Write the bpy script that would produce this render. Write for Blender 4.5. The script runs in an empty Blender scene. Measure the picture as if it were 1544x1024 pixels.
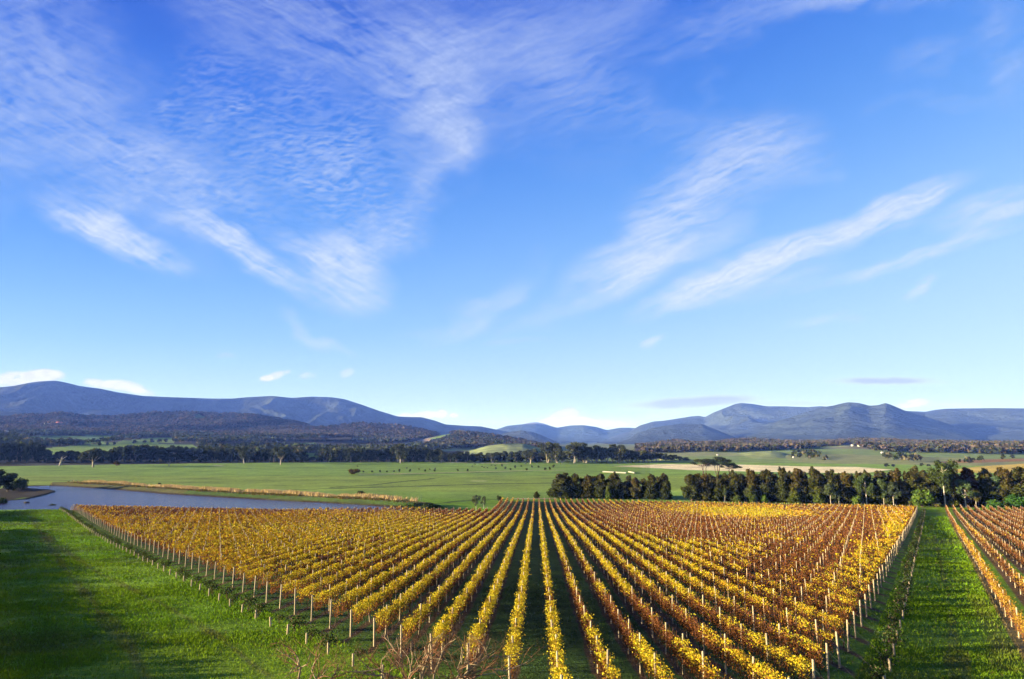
import bpy, math, random
import numpy as np
from math import radians as R

# ------------------------------------------------------------------ camera, sky, sun
W = 2.6                     # spacing of the vine rows in metres; the whole site is measured in it
CZ = 30.0                   # height of the lookout above the valley floor
F, CX, CY = 1029.0, 772.0, 512.0
PH = math.atan(153.0 / F)   # upward pitch of the camera
CPH, SPH = math.cos(PH), math.sin(PH)
SUN_EL, SUN_BEHIND = 8.2, 9.0

sc = bpy.context.scene
COL = sc.collection
cam_d = bpy.data.cameras.new('camera')
cam_d.sensor_width = 36.0
cam_d.lens = 36.0 * F / 1544.0
cam_d.clip_start = 0.1
cam_d.clip_end = 60000.0
cam = bpy.data.objects.new('camera', cam_d)
COL.objects.link(cam)
cam.location = (0, 0, CZ)
cam.rotation_euler = (R(90) + PH, 0, 0)
sc.camera = cam
sc.render.resolution_x, sc.render.resolution_y = 1024, 679
sc.view_settings.view_transform = 'Standard'
sc.view_settings.look = 'None'
sc.view_settings.gamma = 1.0
sc.view_settings.exposure = 2.2
sc.cycles.max_bounces = 6
sc.cycles.diffuse_bounces = 2
sc.cycles.transparent_max_bounces = 8
sc.cycles.volume_bounces = 0

sun_d = bpy.data.lights.new('sun', 'SUN')
sun_d.energy = 5.0
sun_d.angle = R(0.53)
sun_d.color = (1.0, 0.86, 0.66)
sun = bpy.data.objects.new('sun', sun_d)
COL.objects.link(sun)
_sb, _se = R(SUN_BEHIND), R(SUN_EL)
TO_SUN = np.array([-math.cos(_sb) * math.cos(_se), -math.sin(_sb) * math.cos(_se), math.sin(_se)])
from mathutils import Vector, Matrix
sun.rotation_euler = Vector(TO_SUN).to_track_quat('Z', 'Y').to_euler()
sun.location = (-50, 0, 60)


def px_dir(px, py):
    xc = (np.asarray(px, float) - CX) / F
    yc = (np.asarray(py, float) - CY) / F
    return xc, CPH + yc * SPH, SPH - yc * CPH


def project(x, y, z):
    zz = z - CZ
    zc = y * CPH + zz * SPH
    yc = y * SPH - zz * CPH
    zc = np.where(zc < 0.1, 0.1, zc)
    return CX + F * x / zc, CY + F * yc / zc


def azel(px, py):
    dx, dy, dz = px_dir(px, py)
    return np.arctan2(dx, dy), np.arctan2(dz, np.hypot(dx, dy))


def build_world():
    w = bpy.data.worlds.new("World")
    sc.world = w
    w.use_nodes = True
    nt = w.node_tree
    nt.nodes.clear()
    N, L = nt.nodes, nt.links

    def nd(t, **k):
        n = N.new(t)
        for a, v in k.items():
            setattr(n, a, v)
        return n

    def val(x, s):
        if isinstance(x, (int, float)):
            s.default_value = x
        elif isinstance(x, (tuple, list)):
            s.default_value = x
        else:
            L.new(x, s)

    def m(op, a, b=None, c=None, clamp=False):
        n = nd('ShaderNodeMath', operation=op, use_clamp=clamp)
        val(a, n.inputs[0])
        if b is not None:
            val(b, n.inputs[1])
        if c is not None:
            val(c, n.inputs[2])
        return n.outputs[0]

    def mapr(x, a, b, c=0.0, d=1.0, smooth=True):
        n = nd('ShaderNodeMapRange', interpolation_type='SMOOTHSTEP' if smooth else 'LINEAR')
        val(x, n.inputs[0])
        n.inputs[1].default_value = a
        n.inputs[2].default_value = b
        n.inputs[3].default_value = c
        n.inputs[4].default_value = d
        return n.outputs[0]

    def mix(f, a, b, mode='MIX'):
        n = nd('ShaderNodeMix', data_type='RGBA', blend_type=mode)
        val(f, n.inputs[0])
        val(a, n.inputs[6])
        val(b, n.inputs[7])
        return n.outputs[2]

    out = nd('ShaderNodeOutputWorld')
    bg = nd('ShaderNodeBackground')
    bg.inputs['Strength'].default_value = 0.10
    L.new(bg.outputs[0], out.inputs[0])
    sky = nd('ShaderNodeTexSky', sky_type='NISHITA')
    sky.sun_disc = False
    sky.sun_elevation = R(SUN_EL)
    sky.sun_rotation = R(-(90 + SUN_BEHIND))
    sky.altitude = 100
    sky.air_density = 1.0
    sky.dust_density = 0.3
    sky.ozone_density = 3.0
    tc = nd('ShaderNodeTexCoord')
    sep = nd('ShaderNodeSeparateXYZ')
    nrm = nd('ShaderNodeVectorMath', operation='NORMALIZE')
    L.new(tc.outputs['Generated'], nrm.inputs[0])
    L.new(nrm.outputs[0], sep.inputs[0])
    X, Y, Z = sep.outputs
    az = m('ARCTAN2', X, Y)
    el = m('ARCSINE', Z)
    # colour grade of the clear sky: deep blue aloft, pale cyan at the horizon, paler away from the sun
    ramp = nd('ShaderNodeValToRGB')
    cr = ramp.color_ramp
    cr.interpolation = 'B_SPLINE'
    stops = SKY_STOPS
    cr.elements[0].position, cr.elements[0].color = stops[0][0], (*[q / 12 for q in stops[0][1]], 1)
    cr.elements[1].position, cr.elements[1].color = stops[-1][0], (*[q / 12 for q in stops[-1][1]], 1)
    for p, c in stops[1:-1]:
        e = cr.elements.new(p)
        e.color = (*[q / 12 for q in c], 1)
    side = mapr(az, -0.75, 0.75, -0.10, 0.13, smooth=False)
    elx = m('SUBTRACT', mapr(el, 0.0, 1.3, 0.0, 1.0, smooth=False), m('MULTIPLY', side, mapr(el, 0.0, 0.3, 0.17, 0.8)))
    L.new(elx, ramp.inputs[0])
    up = nd('ShaderNodeVectorMath', operation='SCALE')
    L.new(ramp.outputs[0], up.inputs[0])
    up.inputs['Scale'].default_value = 12.0
    clear = mix(0.88, sky.outputs[0], up.outputs[0])
    L.new(clear, bg.inputs[0])
    w.cycles.sampling_method = 'MANUAL'
    w.cycles.sample_map_resolution = 512


def lin(r, g, b):
    return tuple(((v / 255.0) / 12.92 if v < 11 else ((v / 255.0 + .055) / 1.055) ** 2.4) for v in (r, g, b))


_k = 1.0 / (0.10 * 2 ** sc.view_settings.exposure)
SKY_STOPS = [(p * .5, tuple(_k * q for q in lin(*c))) for p, c in
             ((0.0, (202, 227, 249)), (0.12, (180, 211, 250)), (0.25, (146, 193, 249)), (0.45, (100, 160, 246)),
              (0.65, (62, 130, 234)), (0.85, (36, 100, 222)), (1.0, (22, 78, 208)), (1.35, (8, 40, 130)), (2.0, (4, 22, 80)))]
# (px, py, half length, half width, rotation, strength): where each cloud stands in the sky, as bearings
CIRRUS = [(640, 60, 250, 90, -25, .42), (450, 60, 190, 60, -32, .45), (850, 50, 150, 90, 0, .34), (652, 150, 75, 100, 0, .8), (662, 215, 42, 44, 0, .6),
          (660, 215, 32, 45, 0, .35), (950, 160, 90, 38, -15, .34), (1130, 35, 110, 26, 20, .42), (1270, 0, 140, 22, 0, .34),
          (60, 50, 150, 60, -30, .5), (110, 190, 190, 80, -42, .42), (10, 200, 60, 90, 0, .35), (250, 250, 120, 40, -20, .3),
          (1410, 88, 50, 18, 30, .34), (1525, 70, 40, 80, 0, .28), (1420, 165, 60, 14, 10, .24), (830, 455, 60, 22, 25, .34),
          (730, 435, 60, 26, 32, .36), (690, 486, 60, 15, 15, .28), (550, 345, 90, 34, 20, .4), (1240, 268, 55, 18, 15, .3),
          (780, 508, 35, 7, 5, .4), (1225, 490, 40, 6, 10, .34), (460, 492, 36, 10, -35, .3), (1080, 130, 50, 10, 75, .1),
          (160, 315, 45, 14, -10, .35), (1060, 360, 40, 50, 0, .3)]
STREAKS = [(1090, 423, 105, 18, 21, .85), (1225, 367, 125, 17, 16, .9), (1355, 312, 85, 16, 24, .85), (1150, 425, 90, 22, 12, .2),
           (940, 405, 75, 32, 22, .5), (1010, 335, 90, 38, 48, .5), (1090, 265, 110, 45, 25, .34), (1130, 215, 85, 36, 8, .26),
           (170, 355, 90, 20, -24, .75), (150, 330, 30, 22, 0, .4), (380, 382, 90, 17, -37, .62), (315, 345, 55, 17, -18, .42),
           (520, 412, 60, 40, -40, .55), (470, 380, 50, 16, -25, .3), (1510, 308, 80, 20, 16, .4), (1490, 340, 60, 12, 25, .3),
           (1390, 385, 140, 9, 17, .4), (1385, 434, 26, 8, 35, .55), (978, 513, 14, 5, 25, .5), (345, 537, 14, 4, 0, .3)]
RIPPLES = [(430, 210, 130, 70, -12, .5), (340, 130, 80, 60, 0, .3), (490, 270, 70, 50, 0, .35), (330, 300, 80, 30, -20, .32),
           (620, 300, 60, 40, 0, .2), (560, 330, 80, 40, 20, .28), (1110, 245, 90, 45, 10, .22), (200, 240, 120, 60, -30, .26)]
LOWCLOUDS = [(35, 571, 62, 13, 3, 1.0), (75, 565, 26, 9, 0, .8), (160, 580, 36, 8, -6, 1.0), (195, 584, 30, 9, -8, .9), (215, 592, 22, 6, -8, .6),
             (418, 567, 22, 6, 18, .75), (402, 571, 12, 5, 0, .7), (466, 567, 14, 6, 0, .4), (520, 563, 13, 6, 20, .4), (610, 627, 16, 5, 0, .9),
             (640, 626, 22, 7, 0, 1.2), (664, 625, 10, 8, 0, 1.2), (682, 626, 9, 5, 0, 1.0), (848, 630, 26, 12, 22, 1.6), (866, 636, 34, 9, 0, 1.2), (828, 636, 20, 6, 0, 1.0),
             (920, 639, 44, 7, 0, .8), (1375, 609, 28, 7, 10, 1.1), (1440, 611, 60, 5, 0, .4), (1010, 622, 60, 6, 6, .35)]
GREYCLOUDS = [(1045, 607, 80, 6, 3, 1.5), (1335, 575, 60, 4.5, 0, 1.2), (1200, 609, 60, 3, 0, .4), (1000, 606, 30, 4, 6, .3)]
build_world()

# ------------------------------------------------------------------ helpers
RNG = np.random.default_rng(7)
random.seed(7)


def vnoise(x, y, seed=0):
    x = np.asarray(x, float); y = np.asarray(y, float)
    xi, yi = np.floor(x).astype(np.int64), np.floor(y).astype(np.int64)
    fx, fy = x - xi, y - yi
    fx = fx * fx * (3 - 2 * fx); fy = fy * fy * (3 - 2 * fy)

    def h(a, b):
        n = (a * 374761393 + b * 668265263 + seed * 974634777) & 0xFFFFFFFF
        n = ((n ^ (n >> 13)) * 1274126177) & 0xFFFFFFFF
        n = n ^ (n >> 16)
        return (n & 0xFFFFFF) / float(0xFFFFFF)
    return (h(xi, yi) * (1 - fx) + h(xi + 1, yi) * fx) * (1 - fy) + (h(xi, yi + 1) * (1 - fx) + h(xi + 1, yi + 1) * fx) * fy


def fbm(x, y, seed=0, oct=4):
    s, a, t = 0, 0.5, 0
    for i in range(oct):
        s = s + a * vnoise(x * 2 ** i, y * 2 ** i, seed + i * 17)
        t += a
        a *= 0.5
    return s / t


def ss(x, a, b):
    t = np.clip((x - a) / (b - a), 0, 1)
    return t * t * (3 - 2 * t)


def in_poly(px, py, poly):
    px = np.asarray(px); py = np.asarray(py)
    r = np.zeros(px.shape, bool)
    n = len(poly)
    for i in range(n):
        x1, y1 = poly[i]; x2, y2 = poly[(i + 1) % n]
        c = ((y1 > py) != (y2 > py)) & (px < (x2 - x1) * (py - y1) / ((y2 - y1) if y2 != y1 else 1e-9) + x1)
        r ^= c
    return r


def seg_dist(x, y, poly, closed=True):
    d = np.full(np.shape(x), 1e9)
    n = len(poly)
    for i in range(n if closed else n - 1):
        ax, ay = poly[i]; bx, by = poly[(i + 1) % n]
        vx, vy = bx - ax, by - ay
        t = np.clip(((x - ax) * vx + (y - ay) * vy) / (vx * vx + vy * vy + 1e-9), 0, 1)
        d = np.minimum(d, np.hypot(x - ax - t * vx, y - ay - t * vy))
    return d


def raw_mesh(name, co, faces, col=None, mat=None, smooth=False):
    """co (n,3); faces (m,k) int; col (n,3) point colours"""
    me = bpy.data.meshes.new(name)
    co = np.ascontiguousarray(co, np.float32)
    faces = np.ascontiguousarray(faces, np.int32)
    k = faces.shape[1]
    me.vertices.add(len(co))
    me.vertices.foreach_set('co', co.ravel())
    me.loops.add(faces.size)
    me.loops.foreach_set('vertex_index', faces.ravel())
    me.polygons.add(len(faces))
    me.polygons.foreach_set('loop_start', np.arange(0, faces.size, k, dtype=np.int32))
    if smooth:
        me.polygons.foreach_set('use_smooth', np.ones(len(faces), bool))
    me.update(calc_edges=True)
    if col is not None:
        at = me.color_attributes.new('Col', 'FLOAT_COLOR', 'POINT')
        c4 = np.ones((len(co), 4), np.float32)
        c4[:, :3] = col
        at.data.foreach_set('color', c4.ravel())
    if mat is not None:
        me.materials.append(mat)
    return me


def tag(o, label=None, cat=None, group=None, kind=None):
    if label:
        o['label'] = label
    if cat:
        o['category'] = cat
    if group:
        o['group'] = group
    if kind:
        o['kind'] = kind
    return o


def link(name, me, parent=None, loc=None, rz=0.0, scale=None):
    o = bpy.data.objects.new(name, me)
    COL.objects.link(o)
    if parent is not None:
        o.parent = parent
    if loc is not None:
        o.location = loc
    if rz:
        o.rotation_euler = (0, 0, rz)
    if scale is not None:
        o.scale = scale
    return o


def empty(name, loc, rz=0.0, scale=None):
    return link(name, None, None, loc, rz, scale)


def copy_tree(o, parent=None):
    c = o.copy()
    COL.objects.link(c)
    if parent is not None:
        c.parent = parent
    for ch in list(o.children):
        copy_tree(ch, c)
    return c


class MB:
    """collects boxes, tubes and cards with colours, then makes one mesh (triangulated quads kept as quads)"""

    def __init__(self):
        self.v, self.f, self.c, self.n = [], [], [], 0

    def add(self, v, f, c):
        v = np.asarray(v, float)
        f = np.asarray(f, int)
        self.v.append(v)
        self.f.append(f + self.n)
        self.c.append(np.broadcast_to(np.asarray(c, float), (len(v), 3)))
        self.n += len(v)

    def box(self, x0, x1, y0, y1, z0, z1, c=(.5, .5, .5), rz=0.0, about=(0, 0)):
        v = np.array([[x, y, z] for z in (z0, z1) for x, y in ((x0, y0), (x1, y0), (x1, y1), (x0, y1))], float)
        if rz:
            ca, sa = math.cos(rz), math.sin(rz)
            X, Y = v[:, 0] - about[0], v[:, 1] - about[1]
            v[:, 0], v[:, 1] = X * ca - Y * sa + about[0], X * sa + Y * ca + about[1]
        self.add(v, [[0, 3, 2, 1], [4, 5, 6, 7], [0, 1, 5, 4], [1, 2, 6, 5], [2, 3, 7, 6], [3, 0, 4, 7]], c)

    def tube(self, pts, rad, c=(.3, .2, .1), n=6):
        pts = np.asarray(pts, float)
        rad = np.broadcast_to(np.asarray(rad, float), (len(pts),))
        rings = []
        for i, p in enumerate(pts):
            t = pts[min(i + 1, len(pts) - 1)] - pts[max(i - 1, 0)]
            t /= np.linalg.norm(t) + 1e-9
            u = np.cross(t, [0.31, 0.17, 0.93] if abs(t[2]) < .8 else [1, 0.2, 0])
            u /= np.linalg.norm(u) + 1e-9
            w = np.cross(t, u)
            a = np.arange(n) * 2 * np.pi / n
            rings.append(p + rad[i] * (np.cos(a)[:, None] * u + np.sin(a)[:, None] * w))
        v = np.concatenate(rings)
        f = []
        for i in range(len(pts) - 1):
            for j in range(n):
                k = (j + 1) % n
                f.append([i * n + j, i * n + k, (i + 1) * n + k, (i + 1) * n + j])
        b = len(pts) - 1
        if n == 6:
            f += [[b * n, b * n + 1, b * n + 2, b * n + 3], [b * n, b * n + 3, b * n + 4, b * n + 5]]
        elif n == 4:
            f += [[b * n, b * n + 1, b * n + 2, b * n + 3]]
        self.add(v, f, c)

    def mesh(self, name, mat, smooth=False):
        return raw_mesh(name, np.concatenate(self.v), np.concatenate(self.f), np.concatenate(self.c), mat, smooth)


def cards(cen, size, cols, tri=False, flat=0.0, stretch=1.0, rng=RNG, up=None):
    """random leaf shaped faces. cen (n,3), size (n,), cols (n,3)"""
    n = len(cen)
    u = rng.normal(size=(n, 3))
    if up is not None:
        u = np.array([0, 0, 1.0]) + u * up
    u /= np.linalg.norm(u, axis=1)[:, None]
    w = rng.normal(size=(n, 3))
    w -= (w * u).sum(1)[:, None] * u
    w /= np.linalg.norm(w, axis=1)[:, None] + 1e-9
    s = np.asarray(size)[:, None]
    if tri:
        v = np.stack([cen - u * s * .55 * stretch, cen + w * s * .55 + u * s * .35, cen - w * s * .55 + u * s * .35], 1)
        k = 3
    else:
        v = np.stack([cen - u * s * .5 * stretch, cen + w * s * .42, cen + u * s * .5 * stretch, cen - w * s * .42], 1)
        k = 4
    return v.reshape(-1, 3), np.arange(n * k).reshape(n, k), np.repeat(cols, k, axis=0)


# ------------------------------------------------------------------ materials
ALB = 0.80                  # deep, film-like base colours for the low sun


def new_mat(name):
    m = bpy.data.materials.new(name)
    m.use_nodes = True
    m.node_tree.nodes.clear()
    return m, m.node_tree.nodes, m.node_tree.links


def attr_mat(name, rough=0.7, spec=0.2, gain=1.0, trans=0.0, var=0.0, scale=3.0, bump=0.0, bscale=10.0, metal=0.0, detail=4):
    m, N, L = new_mat(name)
    out = N.new('ShaderNodeOutputMaterial')
    at = N.new('ShaderNodeAttribute')
    at.attribute_name = 'Col'
    col = at.outputs['Color']
    gain *= ALB
    if gain != 1.0:
        gn = N.new('ShaderNodeVectorMath'); gn.operation = 'SCALE'
        L.new(col, gn.inputs[0]); gn.inputs['Scale'].default_value = gain
        col = gn.outputs[0]
    if var > 0:
        tc = N.new('ShaderNodeNewGeometry')
        no = N.new('ShaderNodeTexNoise')
        no.inputs['Scale'].default_value = scale
        no.inputs['Detail'].default_value = detail
        L.new(tc.outputs['Position'], no.inputs['Vector'])
        mr = N.new('ShaderNodeMapRange')
        mr.inputs[1].default_value, mr.inputs[2].default_value = 0.3, 0.7
        mr.inputs[3].default_value, mr.inputs[4].default_value = 1 - var, 1 + var
        L.new(no.outputs['Fac'], mr.inputs[0])
        mx = N.new('ShaderNodeVectorMath')
        mx.operation = 'SCALE'
        L.new(col, mx.inputs[0])
        L.new(mr.outputs[0], mx.inputs['Scale'])
        col = mx.outputs[0]
    if trans > 0:
        d = N.new('ShaderNodeBsdfDiffuse')
        t = N.new('ShaderNodeBsdfTranslucent')
        L.new(col, d.inputs[0]); L.new(col, t.inputs[0])
        mi = N.new('ShaderNodeMixShader')
        mi.inputs[0].default_value = trans
        L.new(d.outputs[0], mi.inputs[1]); L.new(t.outputs[0], mi.inputs[2])
        sh = mi.outputs[0]
    else:
        p = N.new('ShaderNodeBsdfPrincipled')
        L.new(col, p.inputs['Base Color'])
        p.inputs['Roughness'].default_value = rough
        p.inputs['Specular IOR Level'].default_value = spec
        p.inputs['Metallic'].default_value = metal
        sh = p.outputs[0]
        if bump > 0:
            g = N.new('ShaderNodeNewGeometry')
            no = N.new('ShaderNodeTexNoise')
            no.inputs['Scale'].default_value = bscale
            no.inputs['Detail'].default_value = 6
            L.new(g.outputs['Position'], no.inputs['Vector'])
            b = N.new('ShaderNodeBump')
            b.inputs['Strength'].default_value = 1.0
            b.inputs['Distance'].default_value = bump
            L.new(no.outputs['Fac'], b.inputs['Height'])
            L.new(b.outputs[0], p.inputs['Normal'])
    L.new(sh, out.inputs[0])
    return m


M_LEAF = attr_mat('leaf', trans=0.20, gain=.76)
M_CROWN = attr_mat('tree_leaves', trans=0.15, gain=.82)
M_TWIG = attr_mat('cane', trans=0.1)
M_WOOD = attr_mat('post_wood', rough=0.8, gain=.78, var=0.25, scale=14)
M_BARK = attr_mat('bark', rough=0.85, gain=.75, var=0.3, scale=2.5)
M_WIRE = attr_mat('wire', rough=0.4, metal=0.6)
M_WALL = attr_mat('painted_wall', rough=0.7, gain=.75, var=0.1, scale=1.0)


def ground_mat(name, nscale, bumps, var=0.35, rows=False):
    m, N, L = new_mat(name)
    out = N.new('ShaderNodeOutputMaterial')
    p = N.new('ShaderNodeBsdfPrincipled')
    p.inputs['Roughness'].default_value = 0.9
    p.inputs['Specular IOR Level'].default_value = 0.1
    L.new(p.outputs[0], out.inputs[0])
    at = N.new('ShaderNodeAttribute'); at.attribute_name = 'Col'
    g = N.new('ShaderNodeNewGeometry')
    col = at.outputs['Color']

    def no(scale, detail, sc3=(1, 1, 1), rough=0.6):
        mp = N.new('ShaderNodeMapping')
        mp.inputs['Scale'].default_value = sc3
        L.new(g.outputs['Position'], mp.inputs[0])
        n = N.new('ShaderNodeTexNoise')
        n.inputs['Scale'].default_value = scale
        n.inputs['Detail'].default_value = detail
        n.inputs['Roughness'].default_value = rough
        L.new(mp.outputs[0], n.inputs['Vector'])
        return n.outputs['Fac']

    def mul(col, fac, lo, hi, a=0.3, b=0.7):
        mr = N.new('ShaderNodeMapRange')
        mr.inputs[1].default_value, mr.inputs[2].default_value = a, b
        mr.inputs[3].default_value, mr.inputs[4].default_value = lo, hi
        L.new(fac, mr.inputs[0])
        v = N.new('ShaderNodeVectorMath'); v.operation = 'SCALE'
        L.new(col, v.inputs[0]); L.new(mr.outputs[0], v.inputs['Scale'])
        return v.outputs[0]
    for q, s in enumerate(nscale):
        g_ = ALB if q == 0 else 1.0
        col = mul(col, no(s, 6), (1 - var) * g_, (1 + var) * g_)
    L.new(col, p.inputs['Base Color'])
    prev = None
    for s, d in bumps:
        b = N.new('ShaderNodeBump')
        b.inputs['Distance'].default_value = d
        b.inputs['Strength'].default_value = 1.0
        L.new(no(s, 5, rough=0.65), b.inputs['Height'])
        if prev is not None:
            L.new(prev, b.inputs['Normal'])
        prev = b.outputs[0]
    if prev is not None:
        L.new(prev, p.inputs['Normal'])
    return m


M_GROUND = ground_mat('ground', (0.03, 0.35, 2.5), ((0.7, 0.5), (4.0, 0.30)), 0.28)
M_HILL = ground_mat('hill_ground', (0.004, 0.03), ((0.03, 6.0),), 0.3)
M_MOUNT = ground_mat('mountain_forest', (0.0015, 0.012, 0.04), ((0.004, 90.0), (0.03, 22.0)), 0.3)


def build_clouds():
    """the cloud layer as a far dome: transparent air with cloud carried in the vertex attribute"""
    m, N, L = new_mat('sky_clouds')
    out = N.new('ShaderNodeOutputMaterial')
    at = N.new('ShaderNodeAttribute'); at.attribute_name = 'Col'
    em = N.new('ShaderNodeEmission')
    tr = N.new('ShaderNodeBsdfTransparent')
    mi = N.new('ShaderNodeMixShader')
    L.new(at.outputs['Color'], em.inputs[0])
    L.new(at.outputs['Alpha'], mi.inputs[0])
    L.new(tr.outputs[0], mi.inputs[1]); L.new(em.outputs[0], mi.inputs[2])
    L.new(mi.outputs[0], out.inputs[0])
    em.inputs['Strength'].default_value = 1.0
    azs = np.radians(np.linspace(-48, 48, 1500)); els = np.radians(np.linspace(0.3, 42, 760))
    A, E = np.meshgrid(azs, els)
    A, E = A.ravel(), E.ravel()
    # bearings -> coordinates of the layer as the eye sees them (unit: one picture pixel at the centre)
    x, y, z = np.sin(A) * np.cos(E), np.cos(A) * np.cos(E), np.sin(E)
    zc = y * CPH + z * SPH
    U = CX + F * x / zc
    V = CY + F * (y * SPH - z * CPH) / zc
    wu = (fbm(U / 170, V / 110, 201, 5) - .5) * 150; wv = (fbm(U / 170 + 9, V / 110, 202, 5) - .5) * 110
    wu2 = (fbm(U / 45, V / 30, 203, 4) - .5) * 40; wv2 = (fbm(U / 45, V / 30, 204, 4) - .5) * 24
    lu = (fbm(U / 60, V / 30, 205, 4) - .5) * 34; lv = (fbm(U / 60, V / 30, 206, 4) - .5) * 16

    def blob(lst, du, dv, soft):
        t = np.zeros_like(U)
        for bx, by, a, b, rot, s in lst:
            c, sn = math.cos(R(rot)), math.sin(R(rot))
            X, Y = U + du - bx, -(V + dv - by)
            p = (X * c + Y * sn) / a; q = (-X * sn + Y * c) / b
            d = np.sqrt(p * p + q * q)
            t += s * (1 - ss(d, .12, 1.75)) if soft else s * (1 - ss(d, .5, 1.25))
        return t

    def dirn(rot, l, wd, seed, oc=5, du=0, dv=0):
        c, sn = math.cos(R(rot)), math.sin(R(rot))
        X, Y = U + du, -(V + dv)
        return fbm((X * c + Y * sn) / l, (-X * sn + Y * c) / wd, seed, oc)
    f1 = dirn(28, 150, 34, 211, 6, wu * .8, wv * .8)
    f2 = dirn(-35, 90, 22, 212, 6, wu * .7, wv * .7)
    f3 = dirn(10, 34, 9, 213, 5, wu2, wv2)
    mixlr = ss(U, 500, 900)
    f12 = f1 * (.35 + .65 * mixlr) + f2 * (.65 - .65 * mixlr)
    f4 = dirn(22, 46, 4.2, 231, 5, wu2 * .6, wv2 * .5) * mixlr + dirn(-28, 40, 4.2, 232, 5, wu2 * .6, wv2 * .5) * (1 - mixlr)
    t1 = blob(CIRRUS, wu + wu2, wv + wv2, True) * np.clip((f12 * .56 + f3 * .22 + f4 * .22 - .30) / .34, .05, 1.35)
    t2 = blob(STREAKS, lu * .8 + wu2 * .45, lv * .7 + wv2 * .4, True) * np.clip((f12 * .3 + f3 * .3 + f4 * .4 - .27) / .30, .08, 1.3)
    # ripples: broken parallel wavelets
    rp = dirn(-6, 20, 3.6, 214, 5, wu2 * 1.0 + wu * .3, wv2 * .6 + wv * .3)
    rq = dirn(14, 12, 4.2, 215, 4, wu2 * .5, wv2 * .5)
    t3 = blob(RIPPLES, wu + wu2, wv + wv2, True) * np.clip((rp * .5 + rq * .5 - .36) / .3, 0, 1.4) * (.3 + 1.1 * fbm(U / 40, V / 40, 216, 3))
    pf = fbm(U / 13, V / 7, 217, 5)
    t4 = blob(LOWCLOUDS, lu * .5, lv * .45, False)
    t4 = t4 * np.clip((pf + t4 * .34 - .44) / .2, 0, 1)
    den = np.clip(1 - np.exp(-(t1 * 1.2 + t2 * 1.7 + t3 * .8)), 0, .9)
    fine = fbm(U / 6, V / 4.2, 218, 3)
    den *= .86 + .28 * fine
    k = 1 / (2 ** sc.view_settings.exposure)
    hi, mid, lo = (np.array(lin(*c)) * k for c in ((186, 204, 246), (222, 233, 252), (244, 246, 250)))
    h = ss(E, R(3), R(14))[:, None]; h2 = ss(E, R(12), R(30))[:, None]
    col = lo * (1 - h) + mid * h
    col = col * (1 - h2) + hi * h2
    t4 = np.clip(t4, 0, 1)
    shade = np.clip((fbm(U / 10, (V + 5) / 6, 219, 4) - .35) * 1.6, 0, 1)[:, None]
    col = col * (1 - t4[:, None]) + (lo * (1 - .22 * shade)) * t4[:, None]
    g = np.clip(blob(GREYCLOUDS, lu * .8, lv * .3, True) * (.4 + 1.1 * f3), 0, .8)
    al = np.clip(np.maximum(den, t4 * .95), 0, .97)
    gc = np.array(lin(160, 172, 212)) * k
    col = col * (1 - g[:, None]) + gc * g[:, None]
    al = np.maximum(al, g)
    al *= ss(E, R(.4), R(1.2)) * ss(-E, -R(41), -R(36)) * ss(A, R(-47), R(-41)) * ss(-A, R(-47), R(-41))
    Rd = 46000.0
    nx = len(azs)
    i = (np.arange(len(els) - 1)[:, None] * nx + np.arange(nx - 1)[None, :]).ravel()
    f = np.stack([i, i + 1, i + nx + 1, i + nx], -1)
    f = f[(al[f].max(1) > .004)]
    used = np.unique(f)
    remap = np.zeros(len(U), np.int64); remap[used] = np.arange(len(used))
    me = raw_mesh('sky', np.stack([x, y, z], 1)[used] * Rd + np.array([0, 0, CZ]), remap[f], None, m, True)
    att = me.color_attributes.new('Col', 'FLOAT_COLOR', 'POINT')
    c4 = np.concatenate([col[used], al[used][:, None]], 1).astype(np.float32)
    att.data.foreach_set('color', c4.ravel())
    tag(link('sky', me), kind='structure')


build_clouds()

# ------------------------------------------------------------------ the lie of the land
_d = np.array([-400, 0, 20, 42, 47, 62, 70, 84, 102, 125, 172, 260, 304, 346, 500, 1000, 1e5])
_h = np.array([7, 9, 11.6, 13.9, 14.4, 15.5, 16.1, 16.9, 17.9, 19.3, 22.4, 27.6, 29.2, 29.8, 30.6, 31.0, 31.0])
TT = 0.0354
ROWDIR = np.array([math.sin(math.atan(TT)), math.cos(math.atan(TT))])
ROWLAT = np.array([ROWDIR[1], -ROWDIR[0]])
ZW = CZ - 27.4              # level of the farm dam


def plane_hit(px, py, z):
    dx, dy, dz = px_dir(px, py)
    t = (z - CZ) / dz
    return dx * t, dy * t


POND = [tuple(plane_hit(a, b, ZW)) for a, b in
        ((78, 732.5), (150, 736.5), (250, 745), (350, 751), (450, 756.5), (540, 761), (600, 765.5), (618, 768),
         (590, 773), (400, 776), (200, 777), (40, 776), (-60, 776), (-60, 757), (-5, 756), (40, 753), (70, 746), (84, 741.5), (74, 739), (45, 737), (20, 734.5), (48, 733))]
FARSHORE = POND[:7]
# rise of the country beyond the plain, by bearing
_rx = np.array([-400, 0, 200, 450, 600, 760, 950, 1050, 1300, 1600, 2000])
_ra = np.array([float(azel(x, 690)[0]) for x in _rx])
_r3000 = np.array([58, 58, 54, 36, 14, 4, 3, 14, 22, 16, 16])


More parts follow.
